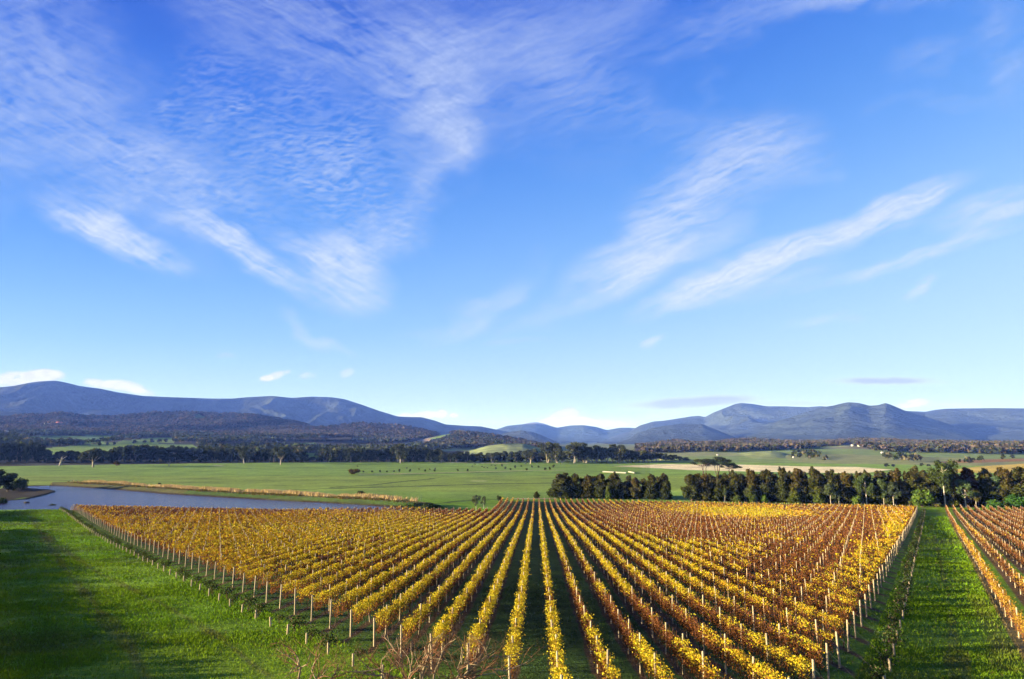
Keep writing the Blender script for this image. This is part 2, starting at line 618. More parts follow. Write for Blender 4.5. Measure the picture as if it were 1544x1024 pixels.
def ground_z(x, y):
    x = np.asarray(x, float); y = np.asarray(y, float)
    r = np.hypot(x, y)
    dd = np.where(y > 400, np.maximum(y, 0), y)
    z = CZ - np.interp(dd, _d, _h)
    # the slope is a little higher to the left further down
    z = z + ss(-x, 20, 170) * ss(y, 110, 250) * 2.6 * (1 - ss(y, 330, 460))
    az = np.arctan2(x, np.maximum(y, 1e-3))
    rise = np.interp(az, _ra, _r3000)
    u = np.clip((r - 1080) / 2000, 0, 1)
    z = z + rise * u * (y > 0) + (fbm(x / 260, y / 260, 5, 3) - .5) * 14 * ss(r, 1150, 1900) * (y > 0)
    z = z + (fbm(x / 40, y / 40, 9, 3) - .5) * 0.5 * ss(r, 60, 200)
    # farm dam: basin and its far bank
    near = (x > -700) & (x < 60) & (y > 200) & (y < 620)
    if np.any(near):
        xn, yn = x[near], y[near]
        ins = in_poly(xn, yn, POND)
        dp = seg_dist(xn, yn, POND)
        df = seg_dist(xn, yn, FARSHORE, False)
        zn = z[near]
        bankh = ZW + 0.3 + 1.3 * ss(df, 0, 7)
        zn = np.where(~ins & (df < 26) & (dp > df - .5), np.maximum(zn, np.minimum(bankh, ZW + 1.6 - 3.2 * ss(df, 12, 26))), zn)
        k = ss(dp, 0, 14)
        zn = np.where(~ins & (df > dp + 1), np.where(zn < ZW + .4, ZW + .4 + (zn - ZW - .4) * k, zn + (ZW + .25 - zn) * (1 - k) * (zn > ZW)), zn)
        zn = np.where(ins, ZW - 0.15 - 1.3 * ss(dp, 0, 6), zn)
        z = z.copy()
        z[near] = zn
    return z


def gz(x, y):
    return float(ground_z(np.array([x]), np.array([y]))[0])


def hit(px, py, dmin=30.0, dmax=5000.0):
    """first point of the ground seen along a bearing"""
    dx, dy, dz = px_dir(px, py)
    t = np.geomspace(dmin, dmax, 900)
    X, Y, Z = dx * t, dy * t, CZ + dz * t
    g = ground_z(X, Y)
    k = np.argmax(Z <= g)
    if Z[k] > g[k]:
        k = len(t) - 1
    if k > 0:
        a = Z[k - 1] - g[k - 1]; b = Z[k] - g[k]
        s = a / (a - b + 1e-9)
        s = min(max(s, 0), 1)
        return X[k - 1] + (X[k] - X[k - 1]) * s, Y[k - 1] + (Y[k] - Y[k - 1]) * s, g[k - 1] + (g[k] - g[k - 1]) * s
    return X[k], Y[k], g[k]


def to_uv(x, y):
    return x * ROWLAT[0] + y * ROWLAT[1], x * ROWDIR[0] + y * ROWDIR[1]


def from_uv(u, v):
    return u * ROWLAT[0] + v * ROWDIR[0], u * ROWLAT[1] + v * ROWDIR[1]


def row_span(a):
    """start and end (in row units) of a row of the main block standing at lateral a"""
    if a < 0:
        v0 = max(14.3 + 1.25 * abs(a), 13.0)
    else:
        v0 = max(4.69 + 1.80 * a, 13.0)
    v1 = (133.0 - 0.25 * a) if a > -6.9 else 107.0 - 0.15 * (abs(a) - 7)
    return v0, v1


def main_mask(x, y):
    u, v = to_uv(x, y)
    a, b = u / W, v / W
    v0 = np.where(a < 0, 14.3 + 1.25 * np.abs(a), 4.69 + 1.80 * a)
    v0 = np.maximum(v0, 13)
    v1 = np.where(a > -6.9, 133.0 - .25 * a, 107.0 - .15 * (np.abs(a) - 7))
    return (b > v0 - .9) & (b < v1 + .4)


# right hand block: its first row follows the mown track
_e = [hit(*p) for p in ((1550, 985), (1514, 941), (1460, 851), (1438, 792), (1427, 770))]
print('right edge', [(round(float(a[0] / W), 1), round(float(a[1] / W), 1)) for a in _e])
RB0 = np.array(_e[0][:2], float)
RBD = np.array(_e[3][:2], float) - RB0
RBD /= np.linalg.norm(RBD)
RBN = np.array([RBD[1], -RBD[0]])


def rb_coords(x, y):
    return (x - RB0[0]) * RBN[0] + (y - RB0[1]) * RBN[1], (x - RB0[0]) * RBD[0] + (y - RB0[1]) * RBD[1]


RB_END = 0.0
_x, _y, _z = hit(1426, 768)
RB_END = float(rb_coords(_x, _y)[1])
# left hand block, outside the picture, whose shadow lies on the lawn
_l0, _l1 = hit(212, 1004), hit(40, 775)
LB0 = np.array(_l0[:2]) + np.array([-10.8, -1.8])
LB1 = np.array(_l1[:2]) + np.array([-10.6, -1.8])
LBD = (LB1 - LB0) / np.linalg.norm(LB1 - LB0)

# field colours ------------------------------------------------------
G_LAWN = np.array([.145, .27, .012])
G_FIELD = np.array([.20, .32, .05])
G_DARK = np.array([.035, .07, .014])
SOIL = np.array([.10, .06, .03])
CREAM = np.array([.80, .68, .40])
GOLD = np.array([.58, .42, .08])
WOODF = np.array([.055, .055, .032])
# (polygon on the picture of the place, colour)
ZONES = [
    ([(925, 703), (1000, 700), (1116, 700.6), (1217, 703.5), (1290, 704), (1345, 708), (1300, 714), (1116, 710.6), (1040, 709), (1000, 706.5)], CREAM),
    ([(1440, 708), (1470, 704), (1560, 698), (1560, 715), (1500, 713), (1440, 713)], GOLD),
    ([(1405, 698), (1440, 694), (1560, 691), (1560, 695), (1470, 698)], np.array([.30, .16, .06])),
    ([(57, 677), (120, 671), (200, 669), (290, 670), (300, 677), (200, 684), (75, 692), (65, 686)], np.array([.24, .36, .06])),
    ([(150, 669), (235, 659.5), (262, 660), (262, 668), (180, 670)], np.array([.25, .36, .08])),
    ([(40, 658), (170, 656), (185, 661), (140, 669), (80, 670), (40, 665)], np.array([.10, .20, .05])),
    ([(26, 646), (75, 641), (92, 645), (85, 653), (35, 651)], np.array([.12, .23, .05])),
    ([(175, 657), (200, 651), (222, 650), (226, 655), (180, 660)], np.array([.30, .19, .11])),
    ([(215, 648), (258, 647), (262, 652), (225, 653)], np.array([.1, .2, .05])),
    ([(440, 669), (475, 667), (480, 672), (445, 674)], np.array([.14, .24, .06])),
    ([(455, 684), (482, 682), (482, 692), (460, 694)], np.array([.2, .32, .06])),
    ([(0, 646), (30, 645), (28, 652), (0, 654)], np.array([.22, .18, .10])),
]
ZONES += [([(250, 669), (280, 670), (298, 674), (298, 680), (252, 680)], np.array([.20, .32, .07])), ([(322, 674), (356, 675), (356, 679), (322, 679)], np.array([.18, .28, .07])),
          ([(330, 655), (380, 654), (400, 658), (350, 661)], np.array([.14, .22, .07])), ([(480, 660), (530, 658), (540, 662), (490, 664)], np.array([.2, .2, .1]))]
OPEN_MID = [z[0] for z in ZONES]
PALE_LINES = [([(546, 715), (600, 714.5), (700, 712), (790, 709.5), (845, 709)], 5.0, np.array([.42, .35, .2])),
              ([(655, 697.2), (720, 698), (760, 699)], 8.0, np.array([.5, .42, .28])),
              ([(775, 752.2), (800, 752), (838, 751.5)], 2.6, np.array([.46, .40, .26])),
              ([(715, 725.3), (727, 725.3)], 4.0, np.array([.5, .45, .25])),
              ([(1048, 752.5), (1075, 752.5)], 3, np.array([.4, .38, .3])),
              ([(410, 738.5), (428, 739)], 2.5, np.array([.5, .47, .36])),
              ([(326, 702.3), (334, 702.6)], 5, np.array([.5, .47, .36]))]
DARK_LINES = [([(500, 736.5), (600, 734), (700, 731), (770, 729), (830, 728.5)], 3.2, np.array([.022, .03, .012])),
              ([(430, 739), (500, 736.5)], 2.0, np.array([.03, .045, .012])),
              ([(500, 735), (560, 731.5), (620, 725), (665, 720)], 1.8, np.array([.04, .06, .018])),
              ([(540, 716.4), (600, 716), (700, 713.4), (800, 711)], 3.4, np.array([.02, .03, .012])),
              ([(830, 709), (1000, 710)], 1.5, np.array([.06, .1, .03])),
              ([(600, 757), (680, 757), (700, 755), (760, 753)], 1.8, np.array([.05, .09, .02]))]


def world_lines(lst):
    out = []
    for pts, wd, c in lst:
        out.append(([tuple(hit(a, b)[:2]) for a, b in pts], wd, c))
    return out


PALE_W, DARK_W = world_lines(PALE_LINES), world_lines(DARK_LINES)


def ground_colour(x, y, z):
    n = len(x)
    px, py = project(x, y, z)
    r = np.hypot(x, y)
    c = np.empty((n, 3))
    c[:] = G_LAWN
    far = ss(y, 345, 380)
    c = c * (1 - far[:, None]) + G_FIELD * far[:, None]
    # mown and grazed streaks in the plain
    st = fbm(x / 130, y / 26, 3, 4)
    c *= np.where(y > 340, .78 + .5 * st, 1.0)[:, None]
    c[:, 0] *= np.where((y > 420) & (y < 620), 1.15, 1)
    back = (r > 1060) & (y > 0)
    pz = fbm(x / 300, y / 500, 31, 2)
    c[back] = np.where((pz[back] > .5)[:, None], np.array([.20, .27, .08]), np.array([.25, .27, .11]))
    leftback = back & (px < 700)
    c[leftback] = WOODF
    for poly, col in ZONES:
        k = in_poly(px, py, poly) & (y > 300)
        c[k] = col * (.85 + .3 * fbm(x[k] / 60, y[k] / 30, 8, 3))[:, None]
    # striped crop in the dark green field on the left
    k = in_poly(px, py, ZONES[5][0]) & (y > 300)
    c[k] *= (0.8 + 0.5 * (np.sin(y[k] / 28) > 0))[:, None]
    for pts, wd, col in DARK_W:
        k = (y > 280) & (y < 900)
        d = seg_dist(x[k], y[k], pts, False) + (fbm(x[k] / 9, y[k] / 9, 4, 2) - .5) * 3
        t = (1 - ss(d, wd * .6, wd * 1.3))[:, None]
        c[k] = c[k] * (1 - t) + col * t
    for pts, wd, col in PALE_W:
        k = (y > 280) & (y < 1100)
        d = seg_dist(x[k], y[k], pts, False) + (fbm(x[k] / 9, y[k] / 9, 14, 2) - .5) * 3
        t = (1 - ss(d, wd * .6, wd * 1.2))[:, None]
        c[k] = c[k] * (1 - t) + col * t
    # banks of the dam
    k = (x > -700) & (x < 60) & (y > 200) & (y < 620)
    if k.any():
        xn, yn = x[k], y[k]
        ins = in_poly(xn, yn, POND)
        dp = seg_dist(xn, yn, POND)
        df = seg_dist(xn, yn, FARSHORE, False)
        cc = c[k]
        t = ((df < 24) * (1 - ss(df, 14, 24)))[:, None]
        cc = cc * (1 - t) + (np.array([.16, .12, .045]) * .6 + np.array([.08, .14, .03]) * .4) * t
        g = ((df < 7) & (df > 1.2) & (xn > -170))[:, None]
        cc = np.where(g, np.array([.08, .14, .025]), cc)
        t = (1 - ss(dp, .6, 3.0))[:, None]
        cc = cc * (1 - t) + np.array([.05, .035, .02]) * t
        pen = (~ins & (yn > 315) & (yn < 425) & (xn < -235) & (df > 6))[:, None]
        cc = np.where(pen, np.array([.025, .019, .013]), cc)
        cc = np.where(ins[:, None], np.array([.04, .04, .03]), cc)
        c[k] = cc
    # vineyard floors
    mm = main_mask(x, y)
    if mm.any():
        u, v = to_uv(x[mm], y[mm])
        a = u / W
        fr = np.abs(((a + .57) + .5) % 1.0 - .5)
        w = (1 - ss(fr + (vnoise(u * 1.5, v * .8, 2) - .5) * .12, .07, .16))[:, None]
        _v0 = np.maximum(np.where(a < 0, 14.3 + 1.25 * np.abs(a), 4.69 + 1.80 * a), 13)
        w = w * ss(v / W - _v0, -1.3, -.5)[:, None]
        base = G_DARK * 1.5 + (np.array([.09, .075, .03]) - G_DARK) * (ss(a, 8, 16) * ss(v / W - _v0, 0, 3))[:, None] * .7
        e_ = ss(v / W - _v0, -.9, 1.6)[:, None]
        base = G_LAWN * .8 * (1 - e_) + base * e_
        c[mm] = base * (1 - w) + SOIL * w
    q, s = rb_coords(x, y)
    k = (q > -.7) & (q < 60) & (s > -12) & (s < RB_END + 3) & (y > 30)
    if k.any():
        fr = np.abs((q[k] / W + .5) % 1.0 - .5)
        w = (1 - ss(fr, .16, .28))[:, None]
        edge = (q[k] < .6)[:, None]
        sc_ = np.where(edge, np.array([.17, .13, .05]), SOIL * 1.2)
        c[k] = G_LAWN * .8 * (1 - w) + sc_ * w
    # worn wheel lines on the two mown tracks
    near = (y > 25) & (y < 330) & ~mm & ~k
    wob = (fbm(x / 14, y / 14, 21, 3) - .5)
    for pts, wd in (WORN):
        d = seg_dist(x[near], y[near], pts, False) + wob[near] * 2.2
        t = ((1 - ss(d, wd * .3, wd)) * (.2 + .4 * vnoise(x[near] / 3, y[near] / 3, 6)))[:, None]
        c[near] = c[near] * (1 - t) + np.array([.11, .085, .035]) * t
    pt = fbm(x / 11, y / 11, 77, 4)
    t = (ss(pt, .54, .70) * .45 * near)[:, None]
    c = c * (1 - t) + np.array([.085, .105, .03]) * t
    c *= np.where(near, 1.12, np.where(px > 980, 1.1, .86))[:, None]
    c[:, 0] *= np.where(near, .85 + .4 * fbm(x / 25, y / 25, 40, 3), 1)
    return c


WORN = [([tuple(hit(a, b)[:2]) for a, b in ((48, 780), (70, 815), (100, 860), (145, 915), (200, 985), (225, 1030))], .9),
        ([tuple(hit(a, b)[:2]) for a, b in ((60, 800), (140, 860), (260, 920), (330, 960), (420, 1030))], .8),
        ([tuple(hit(a, b)[:2]) for a, b in ((1405, 790), (1414, 830), (1425, 880), (1435, 940), (1448, 1030))], .28),
        ([tuple(hit(a, b)[:2]) for a, b in ((1470, 900), (1500, 950), (1535, 1010))], 1.2)]


def build_ground():
    azs = np.concatenate([np.radians(np.linspace(-180, -46, 60)[:-1]), np.radians(np.linspace(-46, 44, 1300)),
                          np.radians(np.linspace(44, 180, 60)[1:])])
    rs = np.concatenate([[2, 8, 15], np.linspace(22, 120, 190), np.geomspace(120, 420, 330)[1:], np.geomspace(420, 1500, 240)[1:], np.geomspace(1500, 30000, 90)[1:]])
    A, Rr = np.meshgrid(azs, rs)
    x = (np.sin(A) * Rr).ravel(); y = (np.cos(A) * Rr).ravel()
    z = ground_z(x, y)
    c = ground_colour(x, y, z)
    na, nr = len(azs), len(rs)
    i = np.arange(nr - 1)[:, None] * na + np.arange(na - 1)[None, :]
    f = np.stack([i, i + 1, i + na + 1, i + na], -1).reshape(-1, 4)
    # fan over the centre
    x = np.append(x, 0.); y = np.append(y, 0.); z = np.append(z, gz(0, 0))
    c = np.vstack([c, G_LAWN])
    cen = len(x) - 1
    j = np.arange(0, na - 1, 1)
    fan = np.stack([np.full_like(j, cen), j + 1, j, j], -1)
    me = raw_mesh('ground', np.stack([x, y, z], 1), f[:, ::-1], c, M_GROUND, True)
    o = link('ground', me)
    tag(o, kind='structure')
    me2 = raw_mesh('ground_under_lookout', np.stack([x, y, z], 1)[np.r_[0:na, cen]],
                   np.stack([np.full(na - 1, na), np.arange(1, na), np.arange(na - 1)], -1)[:, ::-1], np.tile(G_LAWN, (na + 1, 1)), M_GROUND, True)
    o2 = link('lawn', me2)
    tag(o2, kind='structure')


build_ground()


def build_water():
    m, N, L = new_mat('dam_water')
    out = N.new('ShaderNodeOutputMaterial')
    p = N.new('ShaderNodeBsdfPrincipled')
    p.inputs['Base Color'].default_value = (.055, .045, .13, 1)
    p.inputs['Roughness'].default_value = 0.12
    p.inputs['IOR'].default_value = 1.33
    g = N.new('ShaderNodeNewGeometry')
    mp = N.new('ShaderNodeMapping')
    mp.inputs['Scale'].default_value = (1, .35, 1)
    L.new(g.outputs['Position'], mp.inputs[0])
    n = N.new('ShaderNodeTexNoise')
    n.inputs['Scale'].default_value = 1.6
    n.inputs['Detail'].default_value = 4
    L.new(mp.outputs[0], n.inputs['Vector'])
    b = N.new('ShaderNodeBump')
    b.inputs['Distance'].default_value = 0.45
    b.inputs['Strength'].default_value = 1.0
    L.new(n.outputs['Fac'], b.inputs['Height'])
    L.new(b.outputs[0], p.inputs['Normal'])
    L.new(p.outputs[0], out.inputs[0])
    xs = [q[0] for q in POND]; ys = [q[1] for q in POND]
    co = [(min(xs) - 6, min(ys) - 4), (max(xs) + 6, min(ys) - 4), (max(xs) + 6, max(ys) + 3), (min(xs) - 6, max(ys) + 3)]
    # a sheet cut along the basin's rim
    gx, gy = np.meshgrid(np.linspace(co[0][0], co[1][0], 260), np.linspace(co[0][1], co[2][1], 120))
    d = seg_dist(gx.ravel(), gy.ravel(), POND)
    ins = in_poly(gx.ravel(), gy.ravel(), POND) | (d < 2.5)
    nx = 260
    i = (np.arange(119)[:, None] * nx + np.arange(nx - 1)[None, :]).ravel()
    f = np.stack([i, i + 1, i + nx + 1, i + nx], -1)
    f = f[ins[f].all(1)]
    me = raw_mesh('water', np.stack([gx.ravel(), gy.ravel(), np.full(gx.size, ZW)], 1), f, None, m)
    tag(link('water', me), kind='structure')


build_water()

# ------------------------------------------------------------------ hills and mountains
HILLS = []   # (az array, function) so that woods can be set on them


def ridge(name, prof, D, front, back, zbase, colf, mat, spur=0.0, spurscale=1200.0, seed=1, nr=60, daz=0.06, rough=0.0, shape=1.4, tilt=0.0):
    px = np.array([p[0] for p in prof], float); py = np.array([p[1] for p in prof], float)
    az_c, el_c = azel(px, py)
    o = np.argsort(az_c)
    az_c, el_c = az_c[o], el_c[o]
    azs = np.arange(az_c[0] - R(.0), az_c[-1], R(daz))
    # smooth interpolation of the skyline
    el = np.interp(azs, az_c, el_c)
    k = np.hanning(9); k /= k.sum()
    ep = np.pad(el, 4, mode='edge')
    el = np.convolve(ep, k, mode='valid')
    Dw = D * (1 + tilt * (azs - azs.mean())) * (1 + .05 * (fbm(azs * 14, azs * 0 + 3, seed, 3) - .5))
    crest = CZ + Dw * np.tan(el)

    def zfun(a, r):
        Dc = np.interp(a, azs, Dw)
        cr = np.interp(a, azs, crest)
        t = np.where(r < Dc, 1 - (Dc - r) / front, 1 - (r - Dc) / back)
        t = np.clip(t, -.25, 1)
        x_, y_ = np.sin(a) * r, np.cos(a) * r
        s = np.clip(t, 0, 1)
        S = s ** shape * (1 - .25 * (1 - s)) if shape > 1 else s ** shape
        if spur > 0:
            wx = x_ + (fbm(x_ / 900, y_ / 900, seed + 5, 3) - .5) * 900
            rn = 1 - np.abs(2 * fbm(wx / spurscale, y_ / (spurscale * 2.4), seed, 4) - 1) * 1.6
            rn2 = fbm(x_ / (spurscale * .35), y_ / (spurscale * .5), seed + 3, 4)
            S = S * (1 - .8 * (1 - np.exp(-spur * (1 - s) ** .6 * (1 - np.clip(rn, 0, 1)) * 1.5))) + spur * .22 * (rn2 - .5) * s ** .7 * (1 - s) ** .6 * 2
        endf = ss(a, azs[0], azs[0] + R(.5)) * ss(-a, -azs[-1], -azs[-1] + R(.5))
        zz = zbase + (cr - zbase) * S
        zz = zz + (t < 0) * t * 60
        if rough > 0:
            zz = zz + rough * (fbm(x_ / 25, y_ / 25, seed + 9, 2) - .5) * s
        return zz, s
    rr = np.concatenate([np.linspace(-1.15, 0, nr), np.linspace(0, .8, nr // 3)[1:]])
    A = np.repeat(azs[None, :], len(rr), 0)
    RR = np.where(rr[:, None] < 0, Dw[None, :] + rr[:, None] * front, Dw[None, :] + rr[:, None] * back)
    z, s = zfun(A, RR)
    x, y = np.sin(A) * RR, np.cos(A) * RR
    na = len(azs)
    i = np.arange(len(rr) - 1)[:, None] * na + np.arange(na - 1)[None, :]
    f = np.stack([i, i + na, i + na + 1, i + 1], -1).reshape(-1, 4)
    xf, yf, zf = x.ravel(), y.ravel(), z.ravel()
    c = colf(xf, yf, zf)
    me = raw_mesh(name, np.stack([xf, yf, zf], 1), f[:, ::-1], c, mat, True)
    ob = link(name, me)
    tag(ob, kind='structure')
    return dict(az0=azs[0], az1=azs[-1], D=D, Dw=Dw, azs=azs, front=front, back=back, z=zfun)


def forest_col(base, amp=.25, grey=None):
    def f(x, y, z):
        n = fbm(x / 500, y / 500, 12, 4)[:, None]
        return np.asarray(base) * (1 - amp + 2 * amp * n)
    return f


def field_col(x, y, z):
    px, py = project(x, y, z)
    c = np.tile(np.array([.27, .32, .12]), (len(x), 1)) * (.75 + .5 * fbm(x / 120, y / 60, 50, 3))[:, None]
    for poly, col in HZONES:
        k = in_poly(px, py, poly)
        c[k] = col * (.85 + .3 * fbm(x[k] / 40, y[k] / 40, 8, 3))[:, None]
    return c


HZONES = [
    ([(535, 676), (600, 668), (640, 662), (668, 655), (690, 657), (655, 668), (600, 677)], np.array([.33, .23, .13])),
    ([(645, 662), (672, 654), (690, 655), (668, 663)], np.array([.14, .22, .06])),
    ([(1255, 676), (1300, 672), (1325, 682), (1300, 686), (1262, 690)], np.array([.17, .15, .09])),
    ([(1208, 682), (1240, 676), (1280, 672), (1300, 674), (1262, 683)], np.array([.20, .20, .11])),
]
MT = dict(mat=M_MOUNT)
MCOL = (.042, .055, .034)
ridge('mountain', [(-260, 640), (-150, 610), (-60, 592), (0, 584), (20, 582), (45, 577), (60, 575), (84, 574), (100, 577), (120, 582), (150, 586), (180, 592), (215, 597),
                   (260, 599), (320, 601), (350, 601), (372, 599), (410, 597), (440, 600), (470, 598), (500, 599), (520, 602), (545, 610), (570, 619), (600, 628), (620, 629),
                   (635, 629), (655, 634), (672, 640), (700, 642), (725, 643), (745, 647), (775, 653), (800, 660), (830, 668)], 9000, 3600, 3000, 20, forest_col((.034, .046, .03)), M_MOUNT, 1.1, 760, 3, 110, .05)
ridge('mountain', [(650, 668), (700, 656), (745, 648.5), (765, 642), (785, 640), (808, 639), (825, 641), (840, 645), (860, 641.5), (880, 641), (900, 644), (915, 648.5), (935, 645), (950, 645),
                   (985, 648), (1030, 655), (1080, 668)], 13500, 3500, 3000, 20, forest_col((.04, .06, .03)), M_MOUNT, .5, 1000, 11, 70, .05)
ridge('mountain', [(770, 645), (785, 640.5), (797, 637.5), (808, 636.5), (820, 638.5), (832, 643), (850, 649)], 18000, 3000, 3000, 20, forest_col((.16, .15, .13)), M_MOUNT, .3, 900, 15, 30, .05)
ridge('mountain', [(735, 668), (750, 657), (768, 651.5), (785, 649), (800, 650.5), (815, 655.5), (830, 662), (845, 668)], 7000, 1500, 1500, 10, forest_col((.045, .055, .03)), M_MOUNT, .4, 500, 19, 50, .05)
ridge('mountain', [(900, 668), (930, 656), (950, 650), (965, 641.5), (985, 635.5), (1000, 634.5), (1042, 628), (1054, 627), (1063, 629), (1076, 622), (1109, 609), (1118, 607.6), (1134, 609),
                   (1156, 612.7), (1181, 612.7), (1218, 614), (1236, 612.5), (1258, 614), (1300, 622), (1350, 640), (1400, 668)], 11500, 4000, 3000, 20, forest_col(MCOL), M_MOUNT, .62, 700, 23, 110, .05)
ridge('mountain', [(1060, 668), (1090, 659), (1130, 647), (1200, 627), (1236, 615), (1257, 611.5), (1272, 607.6), (1279, 606.5), (1295, 607.6), (1311, 611.8), (1324, 611), (1335, 607.6), (1345, 611), (1364, 619),
                   (1391, 627), (1427, 638), (1463, 651), (1485, 662), (1500, 668)], 8500, 3200, 2500, 20, forest_col(MCOL), M_MOUNT, .62, 640, 29, 110, .05)
ridge('mountain', [(1300, 640), (1340, 622), (1364, 619.5), (1395, 621), (1410, 618), (1425, 616.5), (1450, 616), (1500, 615.5), (1560, 616), (1680, 622), (1800, 640)], 11000, 4000, 3000, 20,
      forest_col(MCOL), M_MOUNT, .6, 1100, 37, 110, .05)
ridge('mountain', [(930, 668), (947, 661), (962, 653), (986, 645), (1000, 642.5), (1018, 640), (1036, 639), (1060, 640), (1078, 647), (1100, 656), (1120, 664)], 7500, 1800, 1500, 15, forest_col((.04, .052, .032)),
      M_MOUNT, .5, 600, 41, 60, .05)
ridge('mountain', [(-200, 640), (-80, 625), (0, 619.5), (30, 622), (50, 626), (80, 631), (110, 638)], 6200, 1500, 1500, 40, forest_col((.03, .045, .025)), M_MOUNT, .5, 600, 43, 60, .05)

_wf = forest_col((.055, .048, .03))
def WF(x, y, z):
    c = _wf(x, y, z) * np.ones((1, 3))
    px, py = project(x, y, z)
    for poly in ([(289, 627), (300, 624.5), (310, 629), (306, 633), (294, 631)], [(150, 640), (175, 637), (190, 641), (165, 644)]):
        c[in_poly(px, py, poly)] = (.17, .22, .08)
    return c
F1 = ridge('hill', [(-200, 640), (-60, 632), (0, 630), (44, 626), (67, 627), (91, 622), (118, 627), (151, 628), (185, 627), (210, 624), (236, 622), (260, 621.5), (310, 623), (338, 624.6), (368, 624.6), (390, 627),
                     (410, 630.5), (428, 634), (444, 635.6), (460, 640.6), (474, 645.7), (500, 655), (530, 668)], 4600, 1700, 1200, 45, WF, M_HILL, .8, 420, 51, 70, .06)
F2 = ridge('hill', [(330, 668), (360, 655), (400, 648), (440, 646), (486, 645), (510, 643), (530, 639.8), (547, 639), (576, 640.4), (604, 642), (621, 645.5), (643, 650.5), (665, 656), (690, 664), (710, 670)],
           3900, 1300, 1000, 25, WF, M_HILL, .8, 380, 57, 60, .06)
F3 = ridge('hill', [(520, 681), (560, 674), (600, 668), (640, 662), (668, 656), (685, 653), (705, 654), (727, 656), (760, 660.6), (790, 666), (820, 674)], 3000, 900, 700, 8, field_col, M_HILL, .35, 380, 63, 60, .06)
F4 = ridge('hill', [(690, 684), (717, 677.5), (736, 671.8), (750, 670.5), (767, 668.6), (789, 669), (805, 673), (825, 681), (845, 690)], 1900, 480, 400, 0, field_col, M_HILL, .1, 300, 67, 40, .06)
F5 = ridge('hill', [(960, 676), (1000, 668), (1024, 665.5), (1045, 669), (1056, 672), (1069, 671.6), (1091, 666.7), (1112, 664), (1145, 664), (1181, 667), (1208, 668.5), (1254, 667), (1280, 665), (1300, 663.5),
                     (1336, 665), (1373, 667), (1409, 671.6), (1445, 670), (1482, 671), (1518, 671.6), (1560, 678), (1640, 684)], 3300, 900, 700, 8, WF, M_HILL, .7, 340, 71, 60, .06)
F6 = ridge('hill', [(985, 696), (1005, 691.5), (1027, 689), (1081, 686), (1118, 683.4), (1145, 680.7), (1163, 680), (1181, 682.5), (1208, 690), (1228, 695), (1250, 700)], 1500, 420, 300, -2, field_col, M_HILL, .08,
           260, 73, 40, .06)
F7 = ridge('hill', [(1160, 690), (1208, 679.5), (1245, 673), (1280, 671.6), (1320, 673), (1350, 681), (1400, 690), (1430, 697)], 2200, 600, 400, 0, field_col, M_HILL, .2, 300, 79, 40, .06)
HILLSET = [F1, F2, F3, F4, F5, F6, F7]


def surf_z(x, y):
    """height of the topmost ground or hill"""
    z = ground_z(x, y)
    a, r = np.arctan2(x, y), np.hypot(x, y)
    for h in HILLSET:
        k = (a > h['az0']) & (a < h['az1'])
        if k.any():
            zz, s = h['z'](a[k], r[k])
            Dc = np.interp(a[k], h['azs'], h['Dw'])
            ok = (r[k] > Dc - h['front'] * 1.1) & (r[k] < Dc + h['back'] * .75)
            z[k] = np.where(ok, np.maximum(z[k], zz), z[k])
    return z


# ------------------------------------------------------------------ vineyards
_ON = ['first', 'second', 'third', 'fourth', 'fifth', 'sixth', 'seventh', 'eighth', 'ninth', 'tenth', 'eleventh', 'twelfth', 'thirteenth', 'fourteenth',
       'fifteenth', 'sixteenth', 'seventeenth', 'eighteenth', 'nineteenth']
_TN = ['', '', 'twenty', 'thirty', 'forty', 'fifty', 'sixty', 'seventy', 'eighty', 'ninety']
_TO = ['', '', 'twentieth', 'thirtieth', 'fortieth', 'fiftieth', 'sixtieth', 'seventieth', 'eightieth', 'ninetieth']


def ordinal(n):
    if n >= 100:
        return 'hundredth' if n == 100 else 'hundred-and-' + ordinal(n - 100)
    if n < 20:
        return _ON[n - 1]
    return _TO[n // 10] if n % 10 == 0 else _TN[n // 10] + '-' + _ON[n % 10 - 1]


YBASE = 0.33
# how much yellow leaf is still on the vines: (px, py, half width, half height, rotation, amount)
YZONES = [
    (400, 815, 420, 56, 0, .74), (300, 768, 420, 9, 0, .22), (560, 900, 260, 80, -12, .74), (700, 768, 60, 12, 0, .15), (180, 800, 120, 22, -14, .6),
    (800, 830, 70, 45, 0, .95), (800, 764, 120, 14, 0, .08), (700, 830, 60, 40, 0, .75),
    (930, 780, 130, 16, 0, .10), (900, 805, 90, 12, -20, .9), (1010, 822, 90, 9, -8, .85), (1130, 826, 60, 6, -5, .7),
    (1020, 795, 160, 16, 0, .06), (890, 880, 60, 40, -30, .30), (1000, 900, 90, 50, -30, .45), (930, 860, 70, 14, -42, .75),
    (1130, 772, 105, 8, -2, 1.15), (1250, 800, 80, 30, 0, .04), (1180, 850, 100, 28, 0, .2), (1080, 880, 80, 30, -25, .55),
    (1300, 860, 50, 36, 50, .75), (1350, 800, 22, 26, 0, .75), (1230, 940, 60, 60, 0, .55), (1180, 1000, 90, 40, -20, .85), (1010, 1000, 60, 30, -20, .75),
    (830, 980, 40, 70, 0, .97), (785, 960, 22, 80, 0, .97), (900, 985, 30, 20, 0, .5), (640, 960, 70, 40, 0, .9), (735, 930, 26, 70, 0, .9),
    (935, 940, 30, 26, -30, .22), (850, 895, 14, 22, 0, .6), (1000, 960, 50, 24, -30, .25)]


def yellow_amount(px, py):
    v = np.full(px.shape, YBASE)
    for cx, cy, a, b, rot, val in YZONES:
        c, s = math.cos(R(rot)), math.sin(R(rot))
        X, Y = px - cx, -(py - cy)
        p, q = (X * c + Y * s) / a, (-X * s + Y * c) / b
        w = np.exp(-1.1 * (p * p + q * q) ** 1.5)
        v = v * (1 - w) + val * w
    return v


